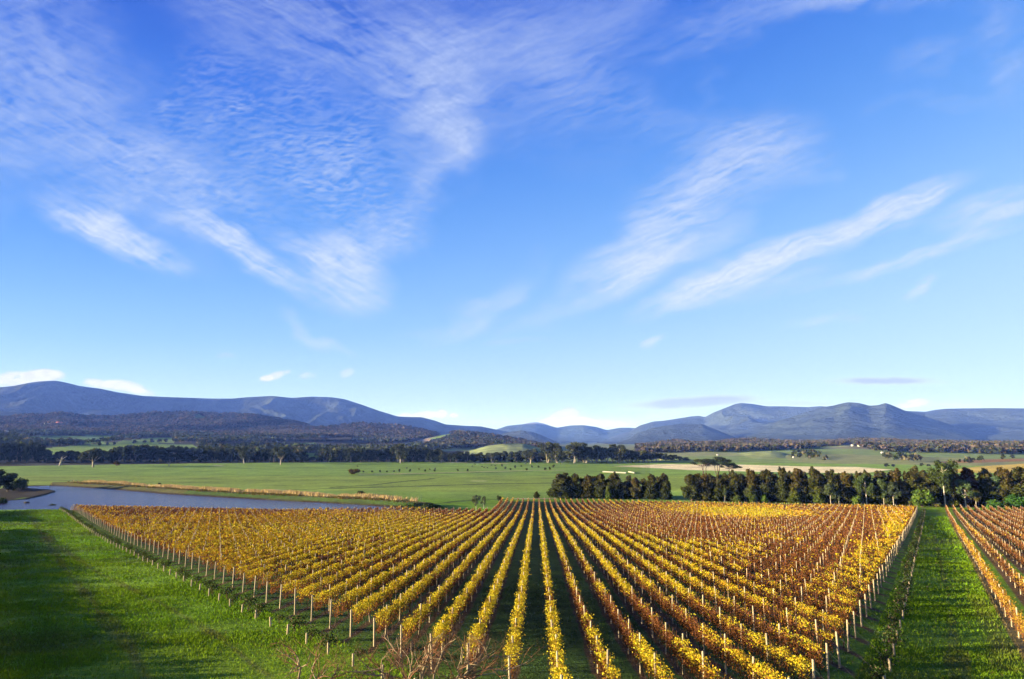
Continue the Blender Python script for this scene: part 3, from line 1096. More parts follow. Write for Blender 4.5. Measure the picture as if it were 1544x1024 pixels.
YEL = np.array([[.80, .62, .03], [.68, .48, .025], [.52, .50, .05], [.90, .74, .05], [.66, .42, .03]])
ORG = np.array([[.72, .40, .03], [.62, .30, .03], [.80, .52, .04], [.50, .22, .03], [.66, .40, .04]])
BRN = np.array([[.30, .11, .035], [.20, .068, .025], [.36, .14, .045], [.13, .05, .022], [.32, .15, .06]])


def lod(r):
    size = np.clip(0.0015 * r, .095, .45)
    return size


def vine_row_leaves(P0, dvec, length, seed, block, brownish=0.0, dens=1.0):
    """leaves and canes of one row; P0 its start on the ground, dvec its direction"""
    rng = np.random.default_rng(seed)
    ns = max(2, int(length / 1.5))
    t0 = np.linspace(0, length, ns + 1)[:-1]
    seg = length / ns
    cx, cy = P0[0] + dvec[0] * t0, P0[1] + dvec[1] * t0
    r = np.hypot(cx, cy)
    sz = lod(r)
    vig = .35 + 1.3 * fbm(t0 / 5.0, t0 * 0 + seed * 3.7, 90, 3)          # vigour along the row
    n = (1.55 / sz ** 2 * seg * vig * dens * 1.95).astype(int) + 1
    # many canes, few: LOD
    idx = np.repeat(np.arange(ns), n)
    m = len(idx)
    t = t0[idx] + rng.random(m) * seg
    x0, y0 = P0[0] + dvec[0] * t, P0[1] + dvec[1] * t
    s = sz[idx] * rng.uniform(.7, 1.25, m)
    px, py = project(x0, y0, ground_z(x0, y0) + 1.5)
    if block == 'main':
        ya = yellow_amount(px, py)
    elif block == 'right':
        ya = np.full(m, .10) + .62 * np.exp(-((px - 1485 - (py - 850) * .75) / 26) ** 2) * (py > 795)
    else:
        ya = np.full(m, .4)
    cl = fbm(t / 1.1, t * 0 + seed * 1.9, 91, 3)                        # clumps of shoots
    cl2 = fbm(x0 / 9, y0 / 9, 92, 3)
    pr = ya + (cl - .5) * .9 + (cl2 - .5) * .8
    isy = rng.random(m) < np.clip(pr * 1.6 - .46, 0.015, .95)
    hgt = np.where(isy, .95 + 1.15 * rng.beta(2.7, 1.15, m), .62 + 1.25 * rng.beta(1.2, 1.4, m))
    top = 1.62 + .8 * ss(fbm(t / .8, t * 0 + seed * .7, 93, 2), .3, .75) * (.55 + .9 * cl)
    hgt = np.minimum(hgt, top + .1)
    hgt -= .55 * (1 - np.clip(vig[idx], 0, 1)) * rng.random(m) * (hgt > 1.3)
    lat = rng.normal(0, 1, m) * np.where(isy, .20, .13)
    # gaps in the hedge low down
    keep = ~((cl < .40) & (rng.random(m) < .75) & (hgt > .8))
    keep &= rng.random(m) < np.where(isy, .95, .80)
    t, x0, y0, s, isy, hgt, lat, px, py, cl2, ya = (q[keep] for q in (t, x0, y0, s, isy, hgt, lat, px, py, cl2, ya))
    m = len(t)
    nx, ny = dvec[1], -dvec[0]
    X, Y = x0 + nx * lat, y0 + ny * lat
    Z = ground_z(X, Y) + hgt
    pick = rng.integers(0, 5, m)
    left = .45 * np.clip((700 - px) / 300, 0, 1) * ss(-py, -930, -840) if block == 'main' else np.full(m, .75)
    oc = np.clip(left + (py < 790) * .35 + (px > 1050) * .35 + (1.6 - hgt) * .6 + (cl2 - .5) + .06 - .8 * ss(ya, .72, .95), 0, .85)
    yc = np.where((rng.random(m) < oc)[:, None], ORG[pick], YEL[pick])
    c = np.where(isy[:, None], yc, BRN[pick])
    c = c * rng.uniform(.75, 1.15, m)[:, None]
    if brownish:
        c = c * (1 - brownish) + np.array([.25, .16, .08]) * brownish
    P = np.stack([X, Y, Z], 1)
    v, f, cc = cards(P, s, c, tri=True, rng=rng, stretch=1.0)
    return v, f, cc


def vine_row_canes(P0, dvec, length, seed, tone=1.0):
    rng = np.random.default_rng(seed + 5000)
    ns = max(2, int(length / 3))
    t0 = np.linspace(0, length, ns + 1)[:-1]
    seg = length / ns
    r = np.hypot(P0[0] + dvec[0] * t0, P0[1] + dvec[1] * t0)
    wd = np.clip(.00055 * r, .022, .14)
    n = (seg * .34 / wd).astype(int) + 1
    idx = np.repeat(np.arange(ns), n)
    m = len(idx)
    t = t0[idx] + rng.random(m) * seg
    w = wd[idx]
    nx, ny = dvec[1], -dvec[0]
    lat = rng.normal(0, .09, m)
    X, Y = P0[0] + dvec[0] * t + nx * lat, P0[1] + dvec[1] * t + ny * lat
    g = ground_z(X, Y)
    trunk = rng.random(m) < .07
    b = np.where(trunk, -.02, rng.uniform(.7, 1.0, m))
    h = np.where(trunk, .95, rng.uniform(1.3, 2.25, m))
    w = np.where(trunk, w * 1.8 + .02, w)
    lean = rng.normal(0, .14, m); ln2 = rng.normal(0, .12, m)
    a = rng.uniform(0, math.pi, m)
    ux, uy = np.cos(a) * w * .5, np.sin(a) * w * .5
    bx, by = X, Y
    tx, ty = X + dvec[0] * lean + nx * ln2, Y + dvec[1] * lean + ny * ln2
    v = np.stack([np.stack([bx - ux, by - uy, g + b], 1), np.stack([bx + ux, by + uy, g + b], 1),
                  np.stack([tx + ux * .4, ty + uy * .4, g + h], 1), np.stack([tx - ux * .4, ty - uy * .4, g + h], 1)], 1)
    c = np.array([.27, .105, .04]) * rng.uniform(.55, 1.35, m)[:, None] * tone
    c = np.where(trunk[:, None], np.array([.09, .06, .04]), c)
    return v.reshape(-1, 3), np.arange(m * 4).reshape(m, 4), np.repeat(c, 4, axis=0)


def post_mesh(name, rad, h, col):
    mb = MB()
    mb.tube([(0, 0, -.15), (0, 0, h * .5), (0, 0, h - .02), (0, 0, h)], [rad, rad * .97, rad * .95, rad * .8], col, 8 if False else 6)
    return mb.mesh(name, M_WOOD)


POST_C = np.array([.50, .40, .25])
PM_END = post_mesh('end_post', .072, 2.18, POST_C)
PM_LINE = [post_mesh('post', .064, 2.3, POST_C * k) for k in (1.0, .85, 1.1)]
PM_STUB = post_mesh('stay_post', .08, .78, POST_C * 1.02)
PITCH_P = 2.15 * W


def wires(P0, dvec, length, stub=None):
    mb = MB()
    k = max(2, int(length / 12))
    for hgt in (.92, 1.35, 1.85):
        pts = []
        for i in range(k + 1):
            t = length * i / k
            x, y = P0[0] + dvec[0] * t, P0[1] + dvec[1] * t
            pts.append((x, y, hgt))
        pts = np.array(pts)
        pts[:, 2] += ground_z(pts[:, 0], pts[:, 1])
        mb.tube(pts, .005, (.12, .11, .1), 4)
    if stub is not None:
        e = np.array([P0[0], P0[1], gz(P0[0], P0[1]) + 1.9])
        s = np.array([stub[0], stub[1], gz(*stub) + .6])
        mb.tube([e, s], .006, (.14, .13, .12), 4)
    return mb.mesh('wire', M_WIRE)


def build_row(P0, dvec, length, seed, block, label, group, post_t, stub=None, stub_far=None, brownish=0.0, tone=1.0, dens=1.0):
    root = empty('vine_row', (P0[0], P0[1], gz(P0[0], P0[1])))
    tag(root, label, 'vine row', group)
    org = np.array(root.location)
    gap = .9 if stub is not None else 0
    Q0 = (P0[0] + dvec[0] * gap, P0[1] + dvec[1] * gap)
    v, f, c = vine_row_leaves(Q0, dvec, length - gap - .4, seed, block, brownish, dens)
    v2, f2, c2 = vine_row_canes(Q0, dvec, length - gap - .4, seed, tone)
    f2 = np.concatenate([f2[:, [0, 1, 2]], f2[:, [0, 2, 3]]]) + len(v)
    link('foliage', raw_mesh('foliage', np.concatenate([v, v2]) - org, np.concatenate([f, f2]), np.concatenate([c, c2]), M_LEAF), root)
    w = wires(P0, dvec, length, stub)
    co = np.empty(len(w.vertices) * 3, np.float32); w.vertices.foreach_get('co', co)
    w.vertices.foreach_set('co', (co.reshape(-1, 3) - org).ravel().astype(np.float32))
    link('wire', w, root)
    rng = random.Random(seed)
    for i, t in enumerate(post_t):
        x, y = P0[0] + dvec[0] * t, P0[1] + dvec[1] * t
        end = (t <= 0.01 or t >= length - .01)
        o = link('end_post' if end else 'post', PM_END if end else PM_LINE[rng.randrange(3)], root,
                 (x - org[0], y - org[1], gz(x, y) - org[2]))
        o.rotation_euler = (rng.gauss(0, .025), rng.gauss(0, .025), rng.random() * 6)
        o.scale = (1, 1, rng.uniform(.9, 1.06))
    if stub is not None:
        o = link('stay_post', PM_STUB, root, (stub[0] - org[0], stub[1] - org[1], gz(*stub) - org[2]), rng.random() * 6)
        o.rotation_euler = (rng.gauss(0, .03), rng.gauss(0, .03), rng.random() * 6)
    return root


def rose_mesh(seed):
    rng = np.random.default_rng(seed)
    n = 330
    p = rng.normal(size=(n, 3)); p /= np.linalg.norm(p, axis=1)[:, None]
    p *= (rng.random(n) ** .4)[:, None]
    p *= np.array([.75, .75, .55]) * rng.uniform(.5, 1.3, n)[:, None]; p[:, 2] += .72
    c = np.array([[.07, .12, .03], [.10, .16, .04], [.13, .11, .05], [.06, .09, .03]])[rng.integers(0, 4, n)] * rng.uniform(.7, 1.3, n)[:, None]
    fl = rng.random(n) < .02
    c[fl] = (.6, .35, .3)
    return cards(p, np.full(n, .13), c, tri=False, rng=rng)


def rose_proto(seed):
    v, f, c = rose_mesh(seed)
    leaf = raw_mesh('foliage', v, f, c, M_LEAF)
    mb = MB()
    rg = random.Random(seed)
    for k in range(5):
        a = rg.random() * 6.28
        mb.tube([(0, 0, -.05), (math.cos(a) * .15, math.sin(a) * .15, .4), (math.cos(a) * .35, math.sin(a) * .35, .85)], [.02, .015, .006], (.14, .09, .05), 4)
    stem = mb.mesh('stem', M_BARK)
    return leaf, stem


ROSES = [rose_proto(k) for k in (1, 2, 3)]


def place_rose(x, y, label, group, seed):
    rg = random.Random(seed)
    leaf, stem = ROSES[rg.randrange(3)]
    s = rg.uniform(.75, 1.25)
    o = empty('rose_bush', (x, y, gz(x, y)), rg.random() * 6.28, (s, s, s * rg.uniform(.85, 1.15)))
    tag(o, label, 'rose bush', group)
    link('foliage', leaf, o)
    link('stem', stem, o)


def look_word(P0, dvec, length):
    ts = np.linspace(.05, .6, 12) * length
    x, y = P0[0] + dvec[0] * ts, P0[1] + dvec[1] * ts
    px, py = project(x, y, ground_z(x, y) + 1.5)
    v = float(yellow_amount(px, py).mean())
    return 'bright yellow' if v > .8 else 'golden yellow' if v > .6 else 'gold and brown' if v > .42 else 'russet brown with yellow tufts' if v > .3 else 'rusty brown'


def build_main_block():
    lo, hi = -67, 64
    for k in range(lo, hi):
        a = -.57 + k
        v0, v1 = row_span(a)
        if v1 - v0 < 1.0:
            continue
        L = (v1 - v0) * W
        P0 = from_uv(a * W, v0 * W)
        posts = [0.0]
        n = math.ceil((v0 + 1.2) / 2.15)
        while n * 2.15 < v1 - .8:
            posts.append((n * 2.15 - v0) * W)
            n += 1
        posts.append(L)
        near_end = (a < 0 and v0 > 13.05) or (a > 4.6)
        stub = from_uv(a * W, (v0 - 2.25) * W) if near_end else None
        if k <= 0:
            lab = look_word(P0, ROWDIR, L) + ' vine row, %s left of the central green alley' % ordinal(1 - k)
        else:
            lab = look_word(P0, ROWDIR, L) + ' vine row, %s right of the central green alley' % ordinal(k)
        root = build_row(P0, ROWDIR, L, 1000 + k, 'main', lab, 'vine rows of the large block', posts, stub)
        if near_end:
            rp = from_uv(a * W + random.uniform(-.3, .3), (v0 - 1.85 + random.uniform(-.15, .15)) * W)
            if random.random() < .93:
                side = 'left' if a < 0 else 'right'
                place_rose(rp[0], rp[1], 'rose bush ending the %s vine row %s of the central green alley' % (ordinal(1 - k if k <= 0 else k), side),
                           'rose bushes at the row ends', 3000 + k)


build_main_block()


def build_right_block():
    for j in range(0, 24):
        q = j * W
        s0, s1 = -16.0, RB_END - .5
        ts = np.linspace(s0, s1, 240)
        x = RB0[0] + RBD[0] * ts + RBN[0] * q; y = RB0[1] + RBD[1] * ts + RBN[1] * q
        px, py = project(x, y, ground_z(x, y) + 1)
        vis = px < 1575
        if not vis.any():
            break
        t_in = max(s0, ts[np.argmax(vis)] - 3)
        t_in = math.floor(t_in / PITCH_P) * PITCH_P
        P0 = (RB0[0] + RBD[0] * t_in + RBN[0] * q, RB0[1] + RBD[1] * t_in + RBN[1] * q)
        L = s1 - t_in
        if L < 8:
            break
        posts = list(np.arange(0, L - 2, PITCH_P)) + [L]
        lab = ('orange and brown vine row bordering the mown track on its right' if j == 0 else
               'brown vine row, %s from the mown track in the small right-hand block' % ordinal(j + 1))
        build_row(P0, RBD, L, 2000 + j, 'right', lab, 'vine rows of the right-hand block', posts, None, None, .28, .95, .55)


build_right_block()


def build_left_block():
    L = float(np.linalg.norm(LB1 - LB0))
    g0 = float(np.dot(np.array(hit(66, 795)[:2]) - LB0, LBD)); g1 = float(np.dot(np.array(hit(52, 783)[:2]) - LB0, LBD))
    n = np.array([LBD[1], -LBD[0]])
    if n[0] > 0:
        n = -n
    for j in range(3):
        for (a, b, w) in ((-16.0, g0 - 3, 'near'), (g1 - 3, L + 20, 'far')):
            P0 = LB0 + LBD * a + n * (j * W)
            if b - a < 5:
                continue
            posts = list(np.arange(0, b - a - 2, PITCH_P)) + [b - a]
            build_row(tuple(P0), LBD, b - a, 2600 + j * 7 + (w == 'far'), 'left',
                      '%s vine row beside the left lawn, %s stretch%s' % (('outer', 'middle', 'inner')[j], w, '' if w == 'far' else ' before the gap'),
                      'vine rows left of the lawn', posts, dens=2.2)


build_left_block()

# ------------------------------------------------------------------ grass on the lawns, reeds, woods (uncountable cover)
def build_grass():
    rng = np.random.default_rng(5)
    P = []
    for (a, b, n) in ((36, 62, 120000), (62, 95, 110000), (95, 150, 110000), (150, 300, 170000)):
        r = np.sqrt(rng.uniform(a * a, b * b, n * 3)); az = rng.uniform(R(-42), R(40), n * 3)
        x, y = np.sin(az) * r, np.cos(az) * r
        q, s = rb_coords(x, y)
        ok = ~main_mask(x, y) & ~((q > -.3)) & (y > 28)
        x, y = x[ok][:n], y[ok][:n]
        P.append(np.stack([x, y], 1))
    # green grass of the alleys close by
    n = 60000
    r = np.sqrt(rng.uniform(38 ** 2, 90 ** 2, n)); az = rng.uniform(R(-40), R(38), n)
    x, y = np.sin(az) * r, np.cos(az) * r
    u, v = to_uv(x, y)
    fr = np.abs(((u / W + .57) + .5) % 1.0 - .5)
    ok = main_mask(x, y) & (fr > .2)
    P.append(np.stack([x[ok], y[ok]], 1))
    P = np.concatenate(P)
    x, y = P[:, 0], P[:, 1]
    dens = fbm(x / 5, y / 5, 61, 3)
    keep = rng.random(len(x)) < np.clip((dens - .25) * 2.2, .2, 1)
    x, y = x[keep], y[keep]
    m = len(x)
    r = np.hypot(x, y)
    h = rng.uniform(.05, .15, m) * (1 + r / 130) * (.6 + .8 * fbm(x / 3, y / 3, 62, 2))
    w = np.clip(r * .0011, .05, .2) * rng.uniform(.7, 1.3, m)
    a = rng.uniform(0, math.pi, m)
    g = ground_z(x, y)
    ux, uy = np.cos(a) * w / 2, np.sin(a) * w / 2
    lx, ly = rng.normal(0, .35, m) * h, rng.normal(0, .35, m) * h
    v = np.stack([np.stack([x - ux, y - uy, g - .01], 1), np.stack([x + ux, y + uy, g - .01], 1), np.stack([x + lx, y + ly, g + h], 1)], 1)
    base = ground_colour(x, y, g)
    c = base * rng.uniform(.75, 1.5, m)[:, None]
    br = rng.random(m) < .06
    c[br] = np.array([.17, .15, .05])
    me = raw_mesh('grass', v.reshape(-1, 3), np.arange(m * 3).reshape(m, 3), np.repeat(c, 3, axis=0), M_CROWN)
    tag(link('grass', me), 'short green grass on the lawns and alleys between the vines', 'grass', kind='stuff')


build_grass()


def build_reeds():
    rng = np.random.default_rng(9)
    pts = np.array(FARSHORE + [tuple(hit(640, 763)[:2])])
    seg = np.linalg.norm(np.diff(pts, axis=0), axis=1)
    cum = np.concatenate([[0], np.cumsum(seg)])
    m = 70000
    t = rng.random(m) * (cum[-1] - 10)
    x = np.interp(t, cum, pts[:, 0]); y = np.interp(t, cum, pts[:, 1])
    off = rng.uniform(7, 19, m) + (fbm(t / 12, t * 0, 71, 3) - .5) * 5
    nx = np.interp(t, cum[:-1], np.gradient(pts[:, 1])[:-1] * -1)
    x2, y2 = x + off * .35, y + off * .94
    cl = fbm(x2 / 6, y2 / 6, 72, 3)
    keep = rng.random(m) < np.clip((cl - .34) * 4, .05, 1) * np.clip((cum[-1] - 10 - t) / 60, .06, 1) * np.clip(t / 40, .1, 1)
    x2, y2, off, cl = x2[keep], y2[keep], off[keep], cl[keep]
    m = len(x2)
    g = ground_z(x2, y2)
    tall = (off > 11)
    h = np.where(tall, rng.uniform(.7, 2.2, m), rng.uniform(.3, .9, m)) * (.6 + .8 * cl)
    w = rng.uniform(.3, .6, m)
    a = rng.uniform(-.6, .6, m)
    ux, uy = np.cos(a) * w / 2, np.sin(a) * w / 2
    lx = rng.normal(.1, .3, m) * h
    v = np.stack([np.stack([x2 - ux, y2 - uy, g - .05], 1), np.stack([x2 + ux, y2 + uy, g - .05], 1), np.stack([x2 + lx, y2, g + h], 1)], 1)
    c = np.where(tall[:, None], np.array([.66, .48, .22]), np.array([.20, .13, .05])) * rng.uniform(.6, 1.3, m)[:, None]
    gr = (~tall) & (rng.random(m) < .35)
    c[gr] = np.array([.09, .14, .03])
    me = raw_mesh('reeds', v.reshape(-1, 3), np.arange(m * 3).reshape(m, 3), np.repeat(c, 3, axis=0), M_CROWN)
    tag(link('reed_bed', me), 'dry golden reeds and rank grass along the far bank of the dam', 'reeds', kind='stuff')


build_reeds()


def wood_cover(name, label, n, areas, cols, size, seed, weights=None, avoid=None, within=None, nclump=9, dens_scale=260.0, thr=0.0):
    """areas: list of (az0px, az1px, r0, r1)"""
    rng = np.random.default_rng(seed)
    V, Fc, C = [], [], []
    base = 0
    for (p0, p1, r0, r1, k) in areas:
        a0, a1 = float(azel(p0, 670)[0]), float(azel(p1, 670)[0])
        az = rng.uniform(a0, a1, k); r = np.sqrt(rng.uniform(r0 * r0, r1 * r1, k))
        x, y = np.sin(az) * r, np.cos(az) * r
        z = surf_z(x, y)
        px, py = project(x, y, z)
        ok = np.ones(k, bool)
        for poly in (avoid or []):
            ok &= ~in_poly(px, py, poly)
        if within:
            w_ = np.zeros(k, bool)
            for poly in within:
                w_ |= in_poly(px, py, poly)
            ok &= w_
        if thr > 0:
            ok &= fbm(x / dens_scale, y / dens_scale, seed + 1, 3) > thr
        x, y, z = x[ok], y[ok], z[ok]
        k = len(x)
        if not k:
            continue
        H = rng.uniform(.65, 1.25, k) * size
        col = np.asarray(cols)[rng.choice(len(cols), k, p=weights)] * rng.uniform(.7, 1.35, k)[:, None]
        q = rng.normal(size=(k, nclump, 3)); q /= np.linalg.norm(q, axis=2)[:, :, None]
        q[:, :, 2] = np.abs(q[:, :, 2]) * 1.1 - .25
        cen = np.stack([x, y, z + H * .5], 1)[:, None, :] + q * (H * .42)[:, None, None]
        cen = cen.reshape(-1, 3)
        cc = np.repeat(col, nclump, axis=0) * rng.uniform(.7, 1.3, k * nclump)[:, None]
        v, f, c = cards(cen, np.repeat(H * .62, nclump), cc, tri=True, rng=rng)
        V.append(v); Fc.append(f + base); C.append(c); base += len(v)
        # trunks: pale stems on some
        tr = np.flatnonzero(rng.random(k) < .25)
        if len(tr):
            xx, yy, zz, hh = x[tr], y[tr], z[tr], H[tr]
            w = hh * .045
            v = np.stack([np.stack([xx - w, yy - hh * .3, zz - 1], 1), np.stack([xx + w, yy - hh * .3, zz - 1], 1), np.stack([xx + w * .5, yy - hh * .3, zz + hh * .6], 1)], 1)
            V.append(v.reshape(-1, 3)); Fc.append(np.arange(len(tr) * 3).reshape(-1, 3) + base)
            C.append(np.tile([.32, .27, .2], (len(tr) * 3, 1))); base += len(tr) * 3
    me = raw_mesh(name, np.concatenate(V), np.concatenate(Fc), np.concatenate(C), M_CROWN)
    tag(link(name, me), label, 'woodland', kind='stuff')


BRW = [[.13, .10, .065], [.09, .08, .045], [.06, .07, .035], [.15, .11, .08], [.05, .06, .03]]
DRK = [[.04, .055, .025], [.06, .08, .033], [.08, .09, .045], [.11, .10, .06]]
AV_L = OPEN_MID + [[(145, 655), (160, 650), (325, 650), (325, 656), (150, 660)]] if False else OPEN_MID
F3_OPEN = [HZONES[0][0], HZONES[1][0]]
wood_cover('woodland', 'grey brown woodland covering the foothills below the left mountain', 0,
           [(-120, 520, 3300, 5000, 26000), (330, 700, 2800, 4300, 12000)], BRW, 13, 101, [.3, .25, .2, .15, .1], avoid=F3_OPEN + [[(290, 626), (305, 624), (312, 632), (296, 633)]])
wood_cover('woodland', 'dark woodland and hedgerows among the green fields on the left', 0,
           [(-120, 760, 1150, 3300, 15000)], DRK, 13, 102, [.35, .3, .2, .15], avoid=OPEN_MID + F3_OPEN + [[(52, 674), (300, 667), (300, 694), (60, 697)], [(560, 697), (560, 690), (740, 672), (830, 672), (830, 700)]], thr=.48, dens_scale=300)
wood_cover('woodland', 'olive brown woodland on the low hill right of centre', 0, [(640, 830, 2100, 3300, 3600)], BRW, 13, 103, [.2, .25, .3, .1, .15],
           within=[[(668, 664), (690, 654), (760, 658), (830, 676), (740, 676), (718, 682), (660, 684), (600, 684), (640, 672)]])
RW = [[(960, 700), (960, 672), (1025, 662), (1060, 670), (1110, 661), (1180, 664), (1300, 660), (1400, 667), (1570, 670), (1570, 684), (1482, 687), (1463, 692), (1427, 693), (1391, 694), (1358, 692),
       (1345, 684), (1324, 683), (1300, 675), (1280, 671), (1208, 678), (1163, 679), (1118, 682), (1073, 685), (1000, 689)]]
wood_cover('woodland', 'grey brown woodland along the foot of the right mountains', 0, [(950, 1580, 1700, 3900, 26000)], BRW, 12, 104, [.25, .2, .25, .12, .18], within=RW)
wood_cover('woodland', 'scattered dark scrub on the green slopes of the right valley side', 0, [(1180, 1580, 1100, 2600, 1500)], DRK, 9, 105, None,
           within=[[(1208, 688), (1228, 686), (1250, 694), (1215, 696)], [(1330, 688), (1380, 690), (1400, 700), (1340, 697)], [(1395, 700), (1480, 697), (1480, 703), (1400, 706)],
                   [(1195, 684), (1228, 682), (1228, 690), (1200, 690)]])

# ------------------------------------------------------------------ trees
def sphere_pts(rng, n):
    p = rng.normal(size=(n, 3))
    return p / np.linalg.norm(p, axis=1)[:, None]


def blob_core(center, rad, col, rng):
    """a lumpy dark inner body, so that a dense crown is not see-through"""
    nu, nv = 8, 6
    V = []
    for i in range(nv + 1):
        th = math.pi * i / nv
        for j in range(nu):
            ph = 2 * math.pi * j / nu
            k = 1 + rng.uniform(-.15, .15)
            V.append((center[0] + rad[0] * k * math.sin(th) * math.cos(ph), center[1] + rad[1] * k * math.sin(th) * math.sin(ph), center[2] + rad[2] * k * math.cos(th)))
    Fq = []
    for i in range(nv):
        for j in range(nu):
            a, b = i * nu + j, i * nu + (j + 1) % nu
            Fq.append((a, b, b + nu)); Fq.append((a, b + nu, a + nu))
    return np.array(V), np.array(Fq), np.tile(col, (len(V), 1))


def crown_from_clumps(clumps, leaf, per, cols, rng, tipcol=None, tipz=None, core=.55):
    V, Fc, C = [], [], []
    base = 0
    cols = np.asarray(cols, float)
    for (c, r) in clumps:
        c = np.array(c, float); r = np.array(r, float)
        n = max(12, int(per * (r[0] * r[2]) ** .9))
        d = sphere_pts(rng, n)
        rad = rng.beta(5, 1.6, n)[:, None] * (1 + .35 * (rng.random(n)[:, None] ** 4))
        P = c + d * rad * r
        shade = rng.uniform(.75, 1.3)
        col = cols[rng.integers(0, len(cols), n)] * shade * rng.uniform(.65, 1.4, n)[:, None]
        if tipcol is not None:
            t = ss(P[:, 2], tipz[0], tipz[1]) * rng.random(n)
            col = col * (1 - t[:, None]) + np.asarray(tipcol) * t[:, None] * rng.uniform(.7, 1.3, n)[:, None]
        v, f, cc = cards(P, leaf * rng.uniform(.6, 1.4, n), col, tri=True, rng=rng)
        V.append(v); Fc.append(f + base); C.append(cc); base += len(v)
        if core > 0:
            v, f, cc = blob_core(c, r * core, cols.mean(0) * .9, rng)
            V.append(v); Fc.append(f + base); C.append(cc); base += len(v)
    return np.concatenate(V), np.concatenate(Fc), np.concatenate(C)


def limb(mb, p0, p1, r0, r1, rg, col, n=6, wob=.08):
    p0, p1 = np.array(p0, float), np.array(p1, float)
    L = np.linalg.norm(p1 - p0)
    pts = [p0 + (p1 - p0) * t + np.array([rg.gauss(0, wob * L * math.sin(math.pi * t)) for _ in range(3)]) for t in (0, .35, .7, 1)]
    mb.tube(pts, [r0, r0 * .8 + r1 * .2, r0 * .4 + r1 * .6, r1], col, n)


